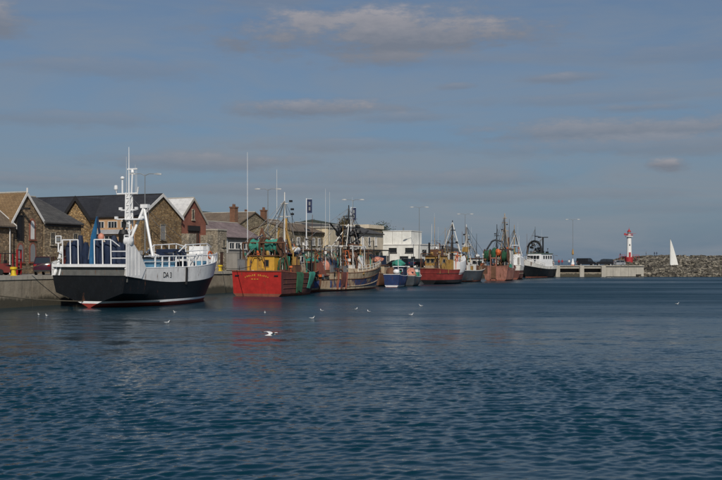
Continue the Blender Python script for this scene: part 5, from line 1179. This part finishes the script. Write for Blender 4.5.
# ---------------------------------------------------------------- 8: black hull with white bow, bow towards us
b8 = boat('black_trawler', (43.4, 240.6), 219, 'black hulled trawler with white raised bow and dark arched gantry at the pier')
H8 = Hull(13.5, 5.6, 2.9, 2.7, 4.6, tran=.85, wt=.8, rake=1.5, p=2.6, stern=(-.4, .9, .4))
h = H8.build(b8, [(.25, 'rust_red'), (lambda t: 2.0 + 1.0 * cl((t - .35) / .65) ** 2, 'black_hull'), (lambda t: 99, 'white_rusty')], drop=.8, cap='white_rusty', capr=.08)
H8.strake(h, lambda t: 2.05 + 1.0 * cl((t - .35) / .65) ** 2, .07, 'black')
wh = cabin(b8, 'wheelhouse', -4.6, 1.6, -2.0, 2.2, 2.0, 5.9, 'white_paint', .5, 'green_shed')
mbp = MB()
for y in (-1.3, -.45, .4, 1.25):
    o = MB().b(1.20, 1.36, y - .32, y + .32, 4.6, 5.4).build('window', 'black', wh); MB().b(1.34, 1.39, y - .26, y + .26, 4.66, 5.34).build('pane', 'glass', o)
for x in (-3.8, -2.6, -1.4, -.2):
    o = MB().b(x - .32, x + .32, 2.02, 2.16, 4.6, 5.4).build('window', 'black', wh); MB().b(x - .26, x + .26, 2.14, 2.20, 4.66, 5.34).build('pane', 'glass', o)
    o = MB().b(x - .32, x + .32, -1.96, -1.82, 4.6, 5.4).build('window', 'black', wh); MB().b(x - .26, x + .26, -2.02, -1.94, 4.66, 5.34).build('pane', 'glass', o)
arc = [(1.0, 1.9, 5.9)] + [(.6, 1.9 * math.cos(a) - .1, 6.8 + 2.2 * math.sin(a)) for a in [math.pi * k / 8 for k in range(9)]] + [(1.0, -1.9, 5.9)]
MB().tube(arc, .28, 7).build('arched_gantry', 'black', b8, True)
for k in range(7): MB().loft(lump(random.uniform(.3, .6), random.uniform(.3, .5), random.uniform(.2, .5), .3, 90 + k, 8, 5)).build('net_block', 'black', b8, True).location = (random.uniform(-.6, .8), random.uniform(-1.4, 1.9), random.uniform(6.0, 8.6))
MB().tube([(-3.6, 0, 5.9), (-3.6, 0, 10.0)], .2, 7).build('aft_post', 'black', b8, True); tubep(b8, 'crosstree', 'black', [(-3.6, -1.4, 10.0), (-3.6, 1.4, 10.0)], .12); tubep(b8, 'boom', 'black', [(-3.6, 0, 10.0), (.6, 0, 10.2)], .1)
mast(b8, .4, 0, 8.6, 12.6, 'black', .08, [(10.3, 2.0)]); whip(b8, -1, 1, 6, 12); radar(b8, -1.0, 0, 6.1)
H8.rail(b8, .55, .97, 7, .05, .8, 'white_rusty', .04); drum(b8, -5.6, 0, 3.4, .9, 2.4, 'black'); tubep(b8, 'anchor', 'rust', [H8.pt(.88, 3.9, 1), H8.pt(.88, 3.0, 1)], .12)
clutter(b8, -6.2, -4.8, -2.2, 2.2, 2.0, 6.0, 16, WORK + ['black'], 25); clutter(b8, -4.4, .8, -1.8, 1.8, 6.0, 7.6, 12, ['black', 'steel', 'rust', 'black'], 26); clutter(b8, 2.0, 5.2, -1.5, 1.5, 2.6, 5.0, 12, WORK, 27)
rigging(b8, [(-3.6, 0, 10), (.4, 0, 12), (.6, 0, 9)], feet(13, 5, 4, 12, 7), 7, 4, (7, 11))
# ================================================================== STREET FURNITURE
def lamp(loc, rz, h, label):
    t = thing('street_lamp', loc, rz, label, 'street lamp', 'double street lamps along the quay')
    MB().tube([(0, 0, 0), (0, 0, 1.2), (0, 0, 1.21), (0, 0, h)], [.12, .12, .075, .045], 8).build('post', 'galv', t, True)
    boxp(t, 'base_door', 'galv', -.06, .06, -.16, -.12, .4, .9)
    for s_ in (-1, 1):
        a = tubep(t, 'arm', 'galv', [(0, 0, h - .1), (s_ * .5, 0, h + .12), (s_ * 1.15, 0, h + .1)], .045)
        MB().loft([[(s_ * 1.1, y, h + z) for y, z in ((-.07, .04), (.07, .04), (.06, .14), (-.06, .14))], [(s_ * 1.5, y, h + z) for y, z in ((-.17, -.02), (.17, -.02), (.12, .2), (-.12, .2))],
                   [(s_ * 1.95, y, h + z) for y, z in ((-.1, 0), (.1, 0), (.08, .14), (-.08, .14))]]).build('lamp_head', 'lamp_glass', t, True)
    return t
LROT = R(0)
lamp(uv(32.7, 6), LROT, 11.55, 'double armed street lamp directly behind the big trawler mast')
lamp(uv(62.5, 6), LROT, 11.8, 'double armed street lamp behind the red trawler')
lamp(uv(93.1, 6), LROT, 12.0, 'double armed street lamp beside the banner above the blue trawler')
lamp(uv(126.9, 6), LROT, 12.4, 'tall double armed street lamp in front of the white building')
lamp(uv(159.2, 6.2), LROT, 12.4, 'double armed street lamp above the dark grey trawler')
t = lamp((55.9, 256, QZ), LROT, 12.2, 'lone double armed street lamp with yellow collar on the pier head')
MB().lathe([(.55, 0), (.5, .5), (.2, 1.5), (.12, 1.9)], (0, 0, 0), 12).build('cone_base', 'white_paint', t, True); MB().lathe([(.56, .02), (.53, .35)], (0, 0, 0), 12).build('base_ring', 'orange', t)
MB().lathe([(.10, 2.9), (.30, 3.1), (.22, 3.9), (.10, 4.5)], (0, 0, 0), 10).build('collar', 'ochre', t, True)
def banner(loc, h, label, fl):
    t = thing('banner_pole', loc, 0, label, 'banner', 'navy banners on white poles')
    MB().tube([(0, 0, 0), (0, 0, h)], [.11, .07], 8).build('pole', 'white_paint', t, True); w, bh = .85, 2.35; x0 = .12
    rows_ = []
    for k in range(9):
        z = h - .15 - bh * k / 8; rows_.append([(x0, .03 * math.sin(k), z), (x0 + w * .5, .08 * math.sin(k * 1.1 + 1), z - .03), (x0 + w, .05 * math.sin(k * .8), z)])
    rr = [r for r in rows_]; mb = MB(); mb.loft(rr, False, False); mb.loft([[(p[0], p[1] + .012, p[2]) for p in r] for r in rr], False, False); f = mb.build('flag', 'banner_blue', t)
    for z0, z1 in ((.45, 1.05), (1.35, 1.95)): boxp(f, 'emblem', 'galv', x0 + .28, x0 + .58, -.12, -.10, h - .15 - z1, h - .15 - z0)
    tubep(t, 'arm', 'white_paint', [(0, 0, h - .1), (x0 + w, 0, h - .1)], .03)
banner(uv(86.9, 12), 12.1, 'white pole with navy banner above the grey stone store', 1)
banner(uv(107.9, 13), 11.7, 'white pole with navy banner above the pale store', 1)
# flagpole like mast on the quay
t = thing('bollard', uv(5.8, .75), QROT, 'yellow mooring bollard on the quay edge at the left', 'bollard', 'yellow bollards')
def bollard_parts(t):
    MB().lathe([(.34, 0), (.34, .08), (.24, .12), (.2, .55), (.33, .66), (.33, .8), (.2, .86)], (0, 0, 0), 14).build('post', 'bollard_yellow', t, True); boxp(t, 'base_plate', 'bollard_yellow', -.4, .4, -.4, .4, 0, .05)
bollard_parts(t)
t = thing('bollard', uv(46.0, 3.9), QROT, 'yellow mooring bollard between the big trawler bow and the red stern', 'bollard', 'yellow bollards'); bollard_parts(t)
def rope(name, a, b, sag, label, r=.045):
    a, b = Vector(a), Vector(b); pts = [a.lerp(b, k / 12) + Vector((0, 0, -sag * 4 * (k / 12) * (1 - k / 12))) for k in range(13)]
    return tag(MB().tube(pts, r, 5).build(name, 'rope', None, True), label, 'rope')
rope('mooring_line', uv(-6, -.1, 2.5), (-24.6, 86.6, .55), .35, 'dark mooring line slanting down across the quay wall to the trawler stern')
rope('mooring_line', uv(5.8, .75, 3.35), (-26.6, 87.6, 4.6), .2, 'pale rope from the yellow bollard up to the stern quarter of the big trawler', .035)
rope('mooring_line', uv(46.0, 3.9, 3.4), (-11.9, 105.4, 3.6), .3, 'rope from the big trawler bow to the yellow bollard', .035)

# ================================================================== VEHICLES
def car(loc, rz, mat, label, kind='hatch', cat='car', group=None):
    t = thing('parked_car', loc, rz, label, cat, group)
    L = 4.1; w = 1.7
    if kind == 'hatch': low = [(-2.0, .3), (-2.05, .75), (-1.95, .95), (.75, .95), (1.75, .82), (2.05, .6), (2.05, .3)]; cab = [(-1.95, .93), (-1.62, 1.38), (-.2, 1.47), (.35, 1.38), (1.0, .93)]
    elif kind == 'suv': low = [(-2.25, .4), (-2.3, .95), (-2.2, 1.15), (1.0, 1.15), (2.1, 1.05), (2.3, .8), (2.3, .4)]; cab = [(-2.2, 1.13), (-2.0, 1.75), (.3, 1.82), (.7, 1.7), (1.25, 1.13)]
    else: low = [(-2.4, .4), (-2.45, 1.1), (-2.4, 1.2), (1.3, 1.2), (2.2, 1.05), (2.4, .75), (2.4, .4)]; cab = [(-2.42, 1.18), (-2.35, 1.98), (.9, 2.0), (1.2, 1.85), (1.7, 1.18)]
    def shell(poly, ys):
        rings = [[(x * (1 if abs(y) < w / 2 - .01 else .985), y, .3 + (z - .3) * (1 if abs(y) < w / 2 - .01 else .97)) for x, z in poly] for y in ys]
        return MB().loft(rings)
    body = shell(low, (-w / 2, -w / 2 + .08, 0, w / 2 - .08, w / 2)).build('body', mat, t, True)
    z0 = cab[0][1]; z1 = max(z for x, z in cab)
    def cabring(y, ins): return [(x * (1 - .02), y * (1 - .16 * (z - z0) / (z1 - z0)), z) for x, z in cab]
    MB().loft([cabring(y, 0) for y in (-w / 2 + .05, 0, w / 2 - .05)]).build('window', 'glass', t, True)
    roof = [(x, z) for x, z in cab[1:4]]
    MB().loft([[(x, y, z - .015) for x, z in roof] + [(x, y, z + .035) for x, z in reversed(roof)] for y in (-w / 2 * .83, 0, w / 2 * .83)]).build('roof', mat, t, True)
    for s_ in (-1, 1):
        for i, (x, z) in enumerate(cab[:-1]):
            a, b = cab[i], cab[i + 1]
            if i in (0, 3): MB().tube([(a[0] * .98, s_ * (w / 2 - .05), a[1]), (b[0] * .98, s_ * (w / 2 - .05) * (1 - .16 * (b[1] - z0) / (z1 - z0)), b[1])] if i == 0 else [(a[0] * .98, s_ * (w / 2 - .05) * .84, a[1]), (b[0] * .98, s_ * (w / 2 - .05), b[1])], .05, 5).build('pillar', mat, t)
        xm = (cab[1][0] + cab[3][0]) / 2 + .1; MB().tube([(xm, s_ * (w / 2 - .04), z0), (xm, s_ * (w / 2 - .05) * .84, z1)], .045, 5).build('pillar', mat, t)
        if kind == 'van': MB().prism([(-2.36, 1.2), (-2.3, 1.95), (.2, 1.95), (.2, 1.2)], s_ * w / 2 * .86, s_ * w / 2 * .99, 'y').build('side_panel', mat, t)
        for x in (low[0][0] + .75, low[-1][0] - .8):
            o = MB().lathe([(.2, -.1), (.31, -.1), (.32, .1), (.2, .1)], (x, s_ * (w / 2 - .08), .32), 16, 'y').build('wheel', 'tyre', t, True); MB().lathe([(.19, -.105), (.19, .105)], (x, s_ * (w / 2 - .08), .32), 12, 'y').build('rim', 'car_silver', o)
        MB().box((low[-2][0] - .03, s_ * .6, low[-2][1] + .05), (.12, .34, .14)).build('headlight', 'lamp_glass', t); MB().box((low[1][0] + .0, s_ * .66, low[1][1] + .0), (.1, .26, .2)).build('tail_light', 'tail_red', t)
    for x in (low[0][0], low[-1][0]): MB().box((x, 0, .42), (.12, w * .92, .18)).build('bumper', 'black', t)
    return t
car(uv(14.6, 4.6), QROT + R(28), 'car_maroon', 'dark maroon estate car parked by the lancet windows', 'suv')
G_ = 'dark cars parked in front of the white building'
for k, (u, v, rr, mt, kd, lb) in enumerate([(118, 8.0, 80, 'car_black', 'hatch', 'black hatchback leftmost in front of the white building'), (121.5, 7.2, 60, 'car_blue', 'suv', 'dark blue estate under the dark office window of the white building'),
        (125.5, 6.6, 70, 'car_black', 'suv', 'black estate car beside the lamp at the white building'), (130, 5.8, 10, 'car_silver', 'hatch', 'silver hatchback at the water side corner of the white building'), (138, 5.5, 2, 'car_black', 'van', 'black van behind the dark red trawler stern'), (146, 5.5, 0, 'car_blue', 'hatch', 'dark blue hatchback alongside the white building')]):
    car(uv(u, v), QROT + R(rr), M[mt] if 0 else mt, lb, kd)
car((58.8, 253.3, QZ), R(4), 'car_black', 'black van on the pier head, left of two dark vehicles', 'van'); car((63.6, 253.6, QZ), R(176), 'car_black', 'black estate car on the pier head, right of two dark vehicles', 'suv')
car((49.6, 255.5, QZ), R(92), 'car_white', 'small white car on the pier behind the black trawler stern'); car((67.6, 256, QZ), R(185), 'car_silver', 'silver car near the right end of the pier head'); car((44.2, 258, QZ), R(100), 'car_blue', 'dark blue car partly hidden behind the black trawler', 'suv')
# forklift truck
t = thing('forklift', uv(11.4, 6.4), QROT + R(-75), 'red forklift truck with tall mast beside the maroon car', 'forklift')
MB().prism([(-1.1, .25), (.7, .25), (.7, .75), (.2, .85), (-.2, .85), (-.5, 1.15), (-1.15, 1.1)], -.5, .5, 'y').build('body', 'door_red', t)
for y in (-.38, .38): boxp(t, 'mast_upright', 'car_red', .82, .96, y - .05, y + .05, .05, 2.5); boxp(t, 'fork', 'black', .98, 2.0, y - .06, y + .06, .1, .15)
for z in (.5, 1.5, 2.4): boxp(t, 'mast_crossbar', 'black', .84, .96, -.31, .31, z, z + .1)
for x, y in ((-.9, .45), (-.9, -.45), (.5, .45), (.5, -.45)): tubep(t, 'guard_post', 'car_red', [(x, y, .8), (x * .9, y * .95, 2.1)], .05)
boxp(t, 'overhead_guard', 'black', -.9, .5, -.48, .48, 2.08, 2.16); boxp(t, 'seat', 'black', -.55, -.1, -.25, .25, .86, 1.0); boxp(t, 'seat_back', 'black', -.6, -.5, -.25, .25, 1.0, 1.45)
for x in (-.75, .55):
    for y in (-.5, .5): MB().lathe([(.12, -.1), (.3, -.1), (.3, .1), (.12, .1)], (x, y, .3), 14, 'y').build('wheel', 'tyre', t, True)
# gear on the quay: fish boxes, pallets, nets
def stackbox(u, v, sx, sy, sz, mat, label, cat='container'):
    t = thing('container', uv(u, v), QROT + random.uniform(-.1, .1), label, cat); boxp(t, 'box', mat, -sx / 2, sx / 2, -sy / 2, sy / 2, .12, sz); boxp(t, 'lid', mat, -sx / 2 - .04, sx / 2 + .04, -sy / 2 - .04, sy / 2 + .04, sz, sz + .07)
    for x in (-sx / 2 + .1, sx / 2 - .1): boxp(t, 'skid', 'black', x - .06, x + .06, -sy / 2, sy / 2, 0, .12)
stackbox(44, 6.5, 2.2, 1.6, 2.2, 'white_rusty', 'white ice container on the quay left of the red stern'); stackbox(47.5, 6.8, 1.6, 1.4, 1.5, 'rust', 'rusty steel bin on the quay beside the white ice container')
stackbox(54, 6.2, 2.4, 1.8, 2.4, 'grey_wall', 'grey gear store box behind the red trawler'); stackbox(101, 8.0, 5, 2.4, 2.6, 'steel', 'grey steel shipping container behind the blue trawler gantry'); stackbox(110, 8.2, 3.0, 2.2, 2.3, 'navy', 'navy gear container behind the blue trawler bow')
def quay_heap(u, v, rx, ry, rz, mat, label, seed):
    o = MB().loft(lump(rx, ry, rz, .22, seed, 14, 8)).build('net_heap', mat, None, True); o.location = uv(u, v, QZ - .05); o.rotation_euler = (0, 0, QROT); tag(o, label, 'net')
quay_heap(58.5, 6.0, 1.6, 1.1, .7, 'green_net', 'green trawl net heap on the quay behind the red trawler', 81); quay_heap(96, 7.0, 1.9, 1.3, .9, 'navy', 'blue trawl net heap on the quay behind the blue trawler', 82); quay_heap(115, 6.0, 1.8, 1.2, .8, 'teal_net', 'teal trawl net heap on the quay near the small boats', 83)

# ================================================================== LIGHTHOUSE, YACHT
t = thing('lighthouse', (108.2, 391.5, 5.5), 0, 'small white lighthouse with red lantern and red base on the far breakwater', 'lighthouse')
MB().lathe([(1.45, -4.2), (1.45, .0), (1.3, .1)], (0, 0, 0), 20).build('base', 'lh_red', t, True)
MB().lathe([(1.05, .1), (.98, 3.0), (.88, 8.2)], (0, 0, 0), 24).build('tower', 'lh_white', t, True)
MB().lathe([(1.5, 8.2), (1.55, 8.35), (1.55, 8.5), (.9, 8.5)], (0, 0, 0), 24).build('gallery', 'lh_white', t)
g = MB()
for k in range(12): a = 6.2832 * k / 12; g.tube([(1.48 * math.cos(a), 1.48 * math.sin(a), 8.5), (1.48 * math.cos(a), 1.48 * math.sin(a), 9.4)], .06, 5)
for z in (8.95, 9.4): g.tube([(1.48 * math.cos(6.2832 * k / 24), 1.48 * math.sin(6.2832 * k / 24), z) for k in range(25)], .06, 5)
g.build('gallery_rail', 'lh_red', t)
MB().lathe([(.72, 8.5), (.72, 9.3)], (0, 0, 0), 12).build('lantern_wall', 'lh_white', t); MB().lathe([(.66, 9.3), (.66, 10.3)], (0, 0, 0), 12).build('lantern_glass', 'glass_pale', t)
MB().lathe([(.85, 10.3), (.8, 10.4), (.3, 11.1), (.1, 11.3), (.06, 12.0)], (0, 0, 0), 12).build('lantern_roof', 'lh_red', t, True)
MB().b(-2.3, -1.6, -1.2, -.9, 8.9, 9.7).build('side_lamp', 'lh_red', t); tubep(t, 'lamp_arm', 'lh_red', [(-1.9, -1, 9.2), (0, -.4, 9.2)], .1); tubep(t, 'lamp_arm', 'lh_red', [(0, -.4, 9.6), (2.6, -.8, 9.6)], .06)
o = boxp(t, 'door', 'lh_red', -.4, .4, -1.22, -.95, .2, 2.0); boxp(o, 'window', 'glass', -.2, .2, -.99, -.90, 4.6, 5.3)
for x in (-4, -2.9, -1.8, 1.8, 2.9, 4): tubep(t, 'railing_post', 'lh_red', [(x, 0, -1.2), (x, 0, 1.0)], .05)
for z in (.4, 1.0): tubep(t, 'railing', 'lh_red', [(-4, 0, z), (-1.2, 0, z)], .05); tubep(t, 'railing', 'lh_red', [(1.2, 0, z), (4, 0, z)], .05)
t = thing('sailing_yacht', (104.0, 325, 0), R(205), 'sailing yacht with tall white mainsail passing between the two breakwaters', 'boat')
HY = Hull(9.5, 2.9, 1.1, 1.0, 1.4, tran=.6, wt=.8, p=1.9, pw=1.5, rake=1.2, zk=-.5, stern=(-.1, .5, .5)); HY.build(t, [(.15, 'antifoul'), (lambda q: 99, 'white_paint')], drop=.15, deck='white_trim', cap='white_paint', capr=.04)
tubep(t, 'mast', 'galv', [(.6, 0, 1), (.6, 0, 11.6)], [.08, .05]); tubep(t, 'boom', 'galv', [(.6, 0, 2.0), (-3.2, -.5, 2.0)], .06); cabin(t, 'coachroof', -1.2, 2.4, -.8, .8, 1.0, 1.5, 'white_paint', .3)
def sail(name, foot, z0, head, x0, side):
    rings = []
    for k in range(11):
        f = k / 10; z = z0 + (head - z0) * f; w_ = foot * (1 - f) ** .85 + .06
        rings.append([(x0(f) - w_ * j / 6, side * math.sin(math.pi * j / 6 * .8) * w_ * .13, z) for j in range(7)])
    mb = MB(); mb.loft(rings, False, False); mb.loft([[(p[0], p[1] + .02, p[2]) for p in r] for r in rings], False, False); mb.build(name, 'sail', t, True)
sail('mainsail', 3.9, 2.1, 11.3, lambda f: .5, -1)

# ================================================================== PEOPLE
def person(loc, rz, top, legs, label, h=1.74, hold=None):
    me = bpy.data.meshes.new('person'); s_ = h / 1.75
    V = [(0, 0, .95), (0, 0, 1.2), (0, .01, 1.42), (0, 0, 1.53), (0, -.02, 1.66), (.09, 0, .9), (.10, -.03, .5), (.10, .02, .08), (.10, -.12, .03), (-.09, 0, .9), (-.12, .04, .5), (-.13, .09, .08), (-.13, -.05, .03),
         (.2, 0, 1.40), (.26, .03, 1.13), (.25, -.08, .88), (.24, -.12, .78), (-.2, 0, 1.40), (-.27, .04, 1.13), (-.25, -.05, .88), (-.24, -.09, .78)]
    Ed = [(0, 1), (1, 2), (2, 3), (3, 4), (0, 5), (5, 6), (6, 7), (7, 8), (0, 9), (9, 10), (10, 11), (11, 12), (2, 13), (13, 14), (14, 15), (15, 16), (2, 17), (17, 18), (18, 19), (19, 20)]
    Rd = [.15, .14, .15, .06, .10, .085, .06, .045, .04, .085, .06, .045, .04, .06, .045, .035, .03, .06, .045, .035, .03]
    me.from_pydata([tuple(c * s_ for c in v) for v in V], Ed, []); o = bpy.data.objects.new('person', me); COL.objects.link(o)
    mod = o.modifiers.new('skin', 'SKIN')
    if not me.skin_vertices: me.attributes
    for sv, r in zip(me.skin_vertices[0].data, Rd): sv.radius = (r * s_, r * s_ * .85)
    me.skin_vertices[0].data[0].use_root = True
    o.modifiers.new('sub', 'SUBSURF').levels = 1; o.modifiers['sub'].render_levels = 1
    nm = 'clothes_%s_%s' % (top, legs)
    if nm not in MATS:
        m, nt, b, oc = base_mat(nm); sp = N(nt, 'ShaderNodeSeparateXYZ'); nt.links.new(oc, sp.inputs[0])
        c = ramp(nt, math_n(nt, 'DIVIDE', sp.outputs[2], 2.0), [(0, (.02, .02, .02)), (.04, CLOTH[legs]), (.475, CLOTH[top]), (.765, (.45, .27, .19))], 'CONSTANT'); nt.links.new(c, b.inputs['Base Color']); b.inputs['Roughness'].default_value = .9
    me.materials.append(MATS[nm]); o.location = loc; o.rotation_euler = (0, 0, rz); tag(o, label, 'person')
    hm_ = MB().loft([[(r * math.cos(6.2832 * j / 10) * s_, (.015 + r * math.sin(6.2832 * j / 10)) * s_, z * s_) for j in range(10)] for r, z in ((.10, 1.66), (.115, 1.71), (.10, 1.77), (.04, 1.80))]); hm_.build('hair', 'bark', o, True)
    return o
CLOTH = {'red': (.35, .02, .03), 'navy': (.015, .025, .06), 'black': (.015, .015, .017), 'grey': (.2, .2, .21), 'white': (.7, .7, .68), 'jeans': (.05, .08, .16)}
person((51.4, 251.9, QZ), R(20), 'red', 'navy', 'person in red jacket standing on the pier left of the lamp'); person((52.3, 252.2, QZ), R(-30), 'red', 'jeans', 'second person in red, nearer the lamp on the pier'); person((54.2, 252.6, QZ), R(160), 'white', 'jeans', 'person in white top beside the lamp base on the pier')
zb = 6.2
person((120.6, 398.6, zb - .15), R(10), 'navy', 'black', 'person in navy standing on the far breakwater, left of a pair'); person((121.6, 398.9, zb - .15), R(-20), 'navy', 'navy', 'person in dark clothes standing on the far breakwater, right of a pair')
person((117.2, 398.8, zb - .15), R(90), 'grey', 'navy', 'person in grey walking on the breakwater right of the lighthouse'); person((66.2, 252.4, QZ), R(0), 'grey', 'black', 'person in grey near the right end of the pier'); person((106.2, 397.2, 5.6), R(30), 'black', 'jeans', 'person in black standing just left of the lighthouse')

# ================================================================== GULLS
def gull_float(x, y, rz, label):
    t = thing('gull', (x, y, 0), rz, label, 'gull', 'gulls floating on the harbour'); t.scale = (.72, .72, .72)
    prof = [(-.27, .115, .012, .012), (-.20, .10, .05, .035), (-.08, .085, .085, .075), (.06, .085, .09, .08), (.15, .115, .065, .07), (.185, .19, .042, .045), (.205, .25, .042, .044), (.235, .265, .035, .034), (.262, .26, .014, .014)]
    MB().loft([[(px, r1 * math.cos(6.2832 * j / 10), pz + r2 * math.sin(6.2832 * j / 10)) for j in range(10)] for px, pz, r1, r2 in prof]).build('body', 'gull_white', t, True)
    for s_ in (-1, 1): MB().loft([[(px, s_ * (a + .012), pz + q) for q in (-w_, w_)] + [(px, s_ * (a - .02), pz + q) for q in (w_, -w_)] for px, pz, a, w_ in ((-.30, .14, .02, .008), (-.16, .13, .07, .03), (.0, .12, .09, .045), (.10, .12, .08, .03))]).build('wing', 'gull_grey', t, True)
    MB().tube([(.255, 0, .26), (.31, 0, .248)], [.012, .004], 6).build('beak', 'beak', t); return t
def at(px, py): Y = 970 * EYE / (py - 260.5); return ((px - 361) / 970 * Y, Y)
gl = [(39, 315.5, 'left one of two gulls floating close together near the quay wall'), (47, 316.5, 'right one of two gulls floating close together near the quay wall'), (175, 313, 'gull floating just off the side of the big trawler'), (167, 323.5, 'gull floating below the number on the big trawler'),
      (265, 313.5, 'gull floating below the red trawler stern'), (312, 319, 'nearer gull below the stern end of the blue trawler'), (322, 311.5, 'gull below the blue trawler, right of and beyond the nearer one'), (356, 310, 'left gull of a pair below the blue trawler bow'),
      (369, 312.5, 'right gull of a pair below the blue trawler bow'), (411, 315.5, 'gull floating in open water below the small grey boat'), (421, 306.5, 'gull floating below the dark red trawler stern'), (677, 304.5, 'lone gull far right, below the sailing yacht')]
for k, (px, py, lb) in enumerate(gl): gull_float(*at(px, py), random.uniform(0, 6.3), lb)
fx, fy = at(272, 341); t = thing('gull', (fx, fy - 1, .38), R(35), 'gull flying low over the water with spread wings', 'gull')
prof = [(-.30, 0, .03, .01), (-.2, 0, .045, .03), (-.05, 0, .075, .065), (.1, 0, .07, .065), (.2, .01, .045, .045), (.255, .02, .04, .04), (.285, .018, .015, .015)]
MB().loft([[(px, r1 * math.cos(6.2832 * j / 10), pz + r2 * math.sin(6.2832 * j / 10)) for j in range(10)] for px, pz, r1, r2 in prof]).build('body', 'gull_white', t, True)
for s_ in (-1, 1):
    sec = [(.05, .13, .0, .02), (.28, .14, .13, .018), (.45, .12, .15, .014), (.62, .02, .10, .008)]
    pts = [(.05, .10, .02, .13), (.25, .13, .12, .12), (.42, .10, .15, .10), (.60, .0, .13, .06), (.68, -.08, .10, .015)]
    o = MB().loft([[(xc + c, s_ * yy, zz + .012), (xc, s_ * yy, zz + .022), (xc - c, s_ * yy, zz + .004), (xc, s_ * yy, zz - .006)] for yy, xc, zz, c in pts]).build('wing', 'gull_white', t, True)
    MB().loft([[(xc + c, s_ * yy, zz + .016), (xc, s_ * yy, zz + .028), (xc - c, s_ * yy, zz + .008), (xc, s_ * yy, zz - .010)] for yy, xc, zz, c in [(.60, .0, .13, .062), (.69, -.085, .10, .018)]]).build('wing_tip', 'gull_black', o, True)
MB().tube([(.28, 0, .015), (.33, 0, .005)], [.012, .004], 6).build('beak', 'beak', t)
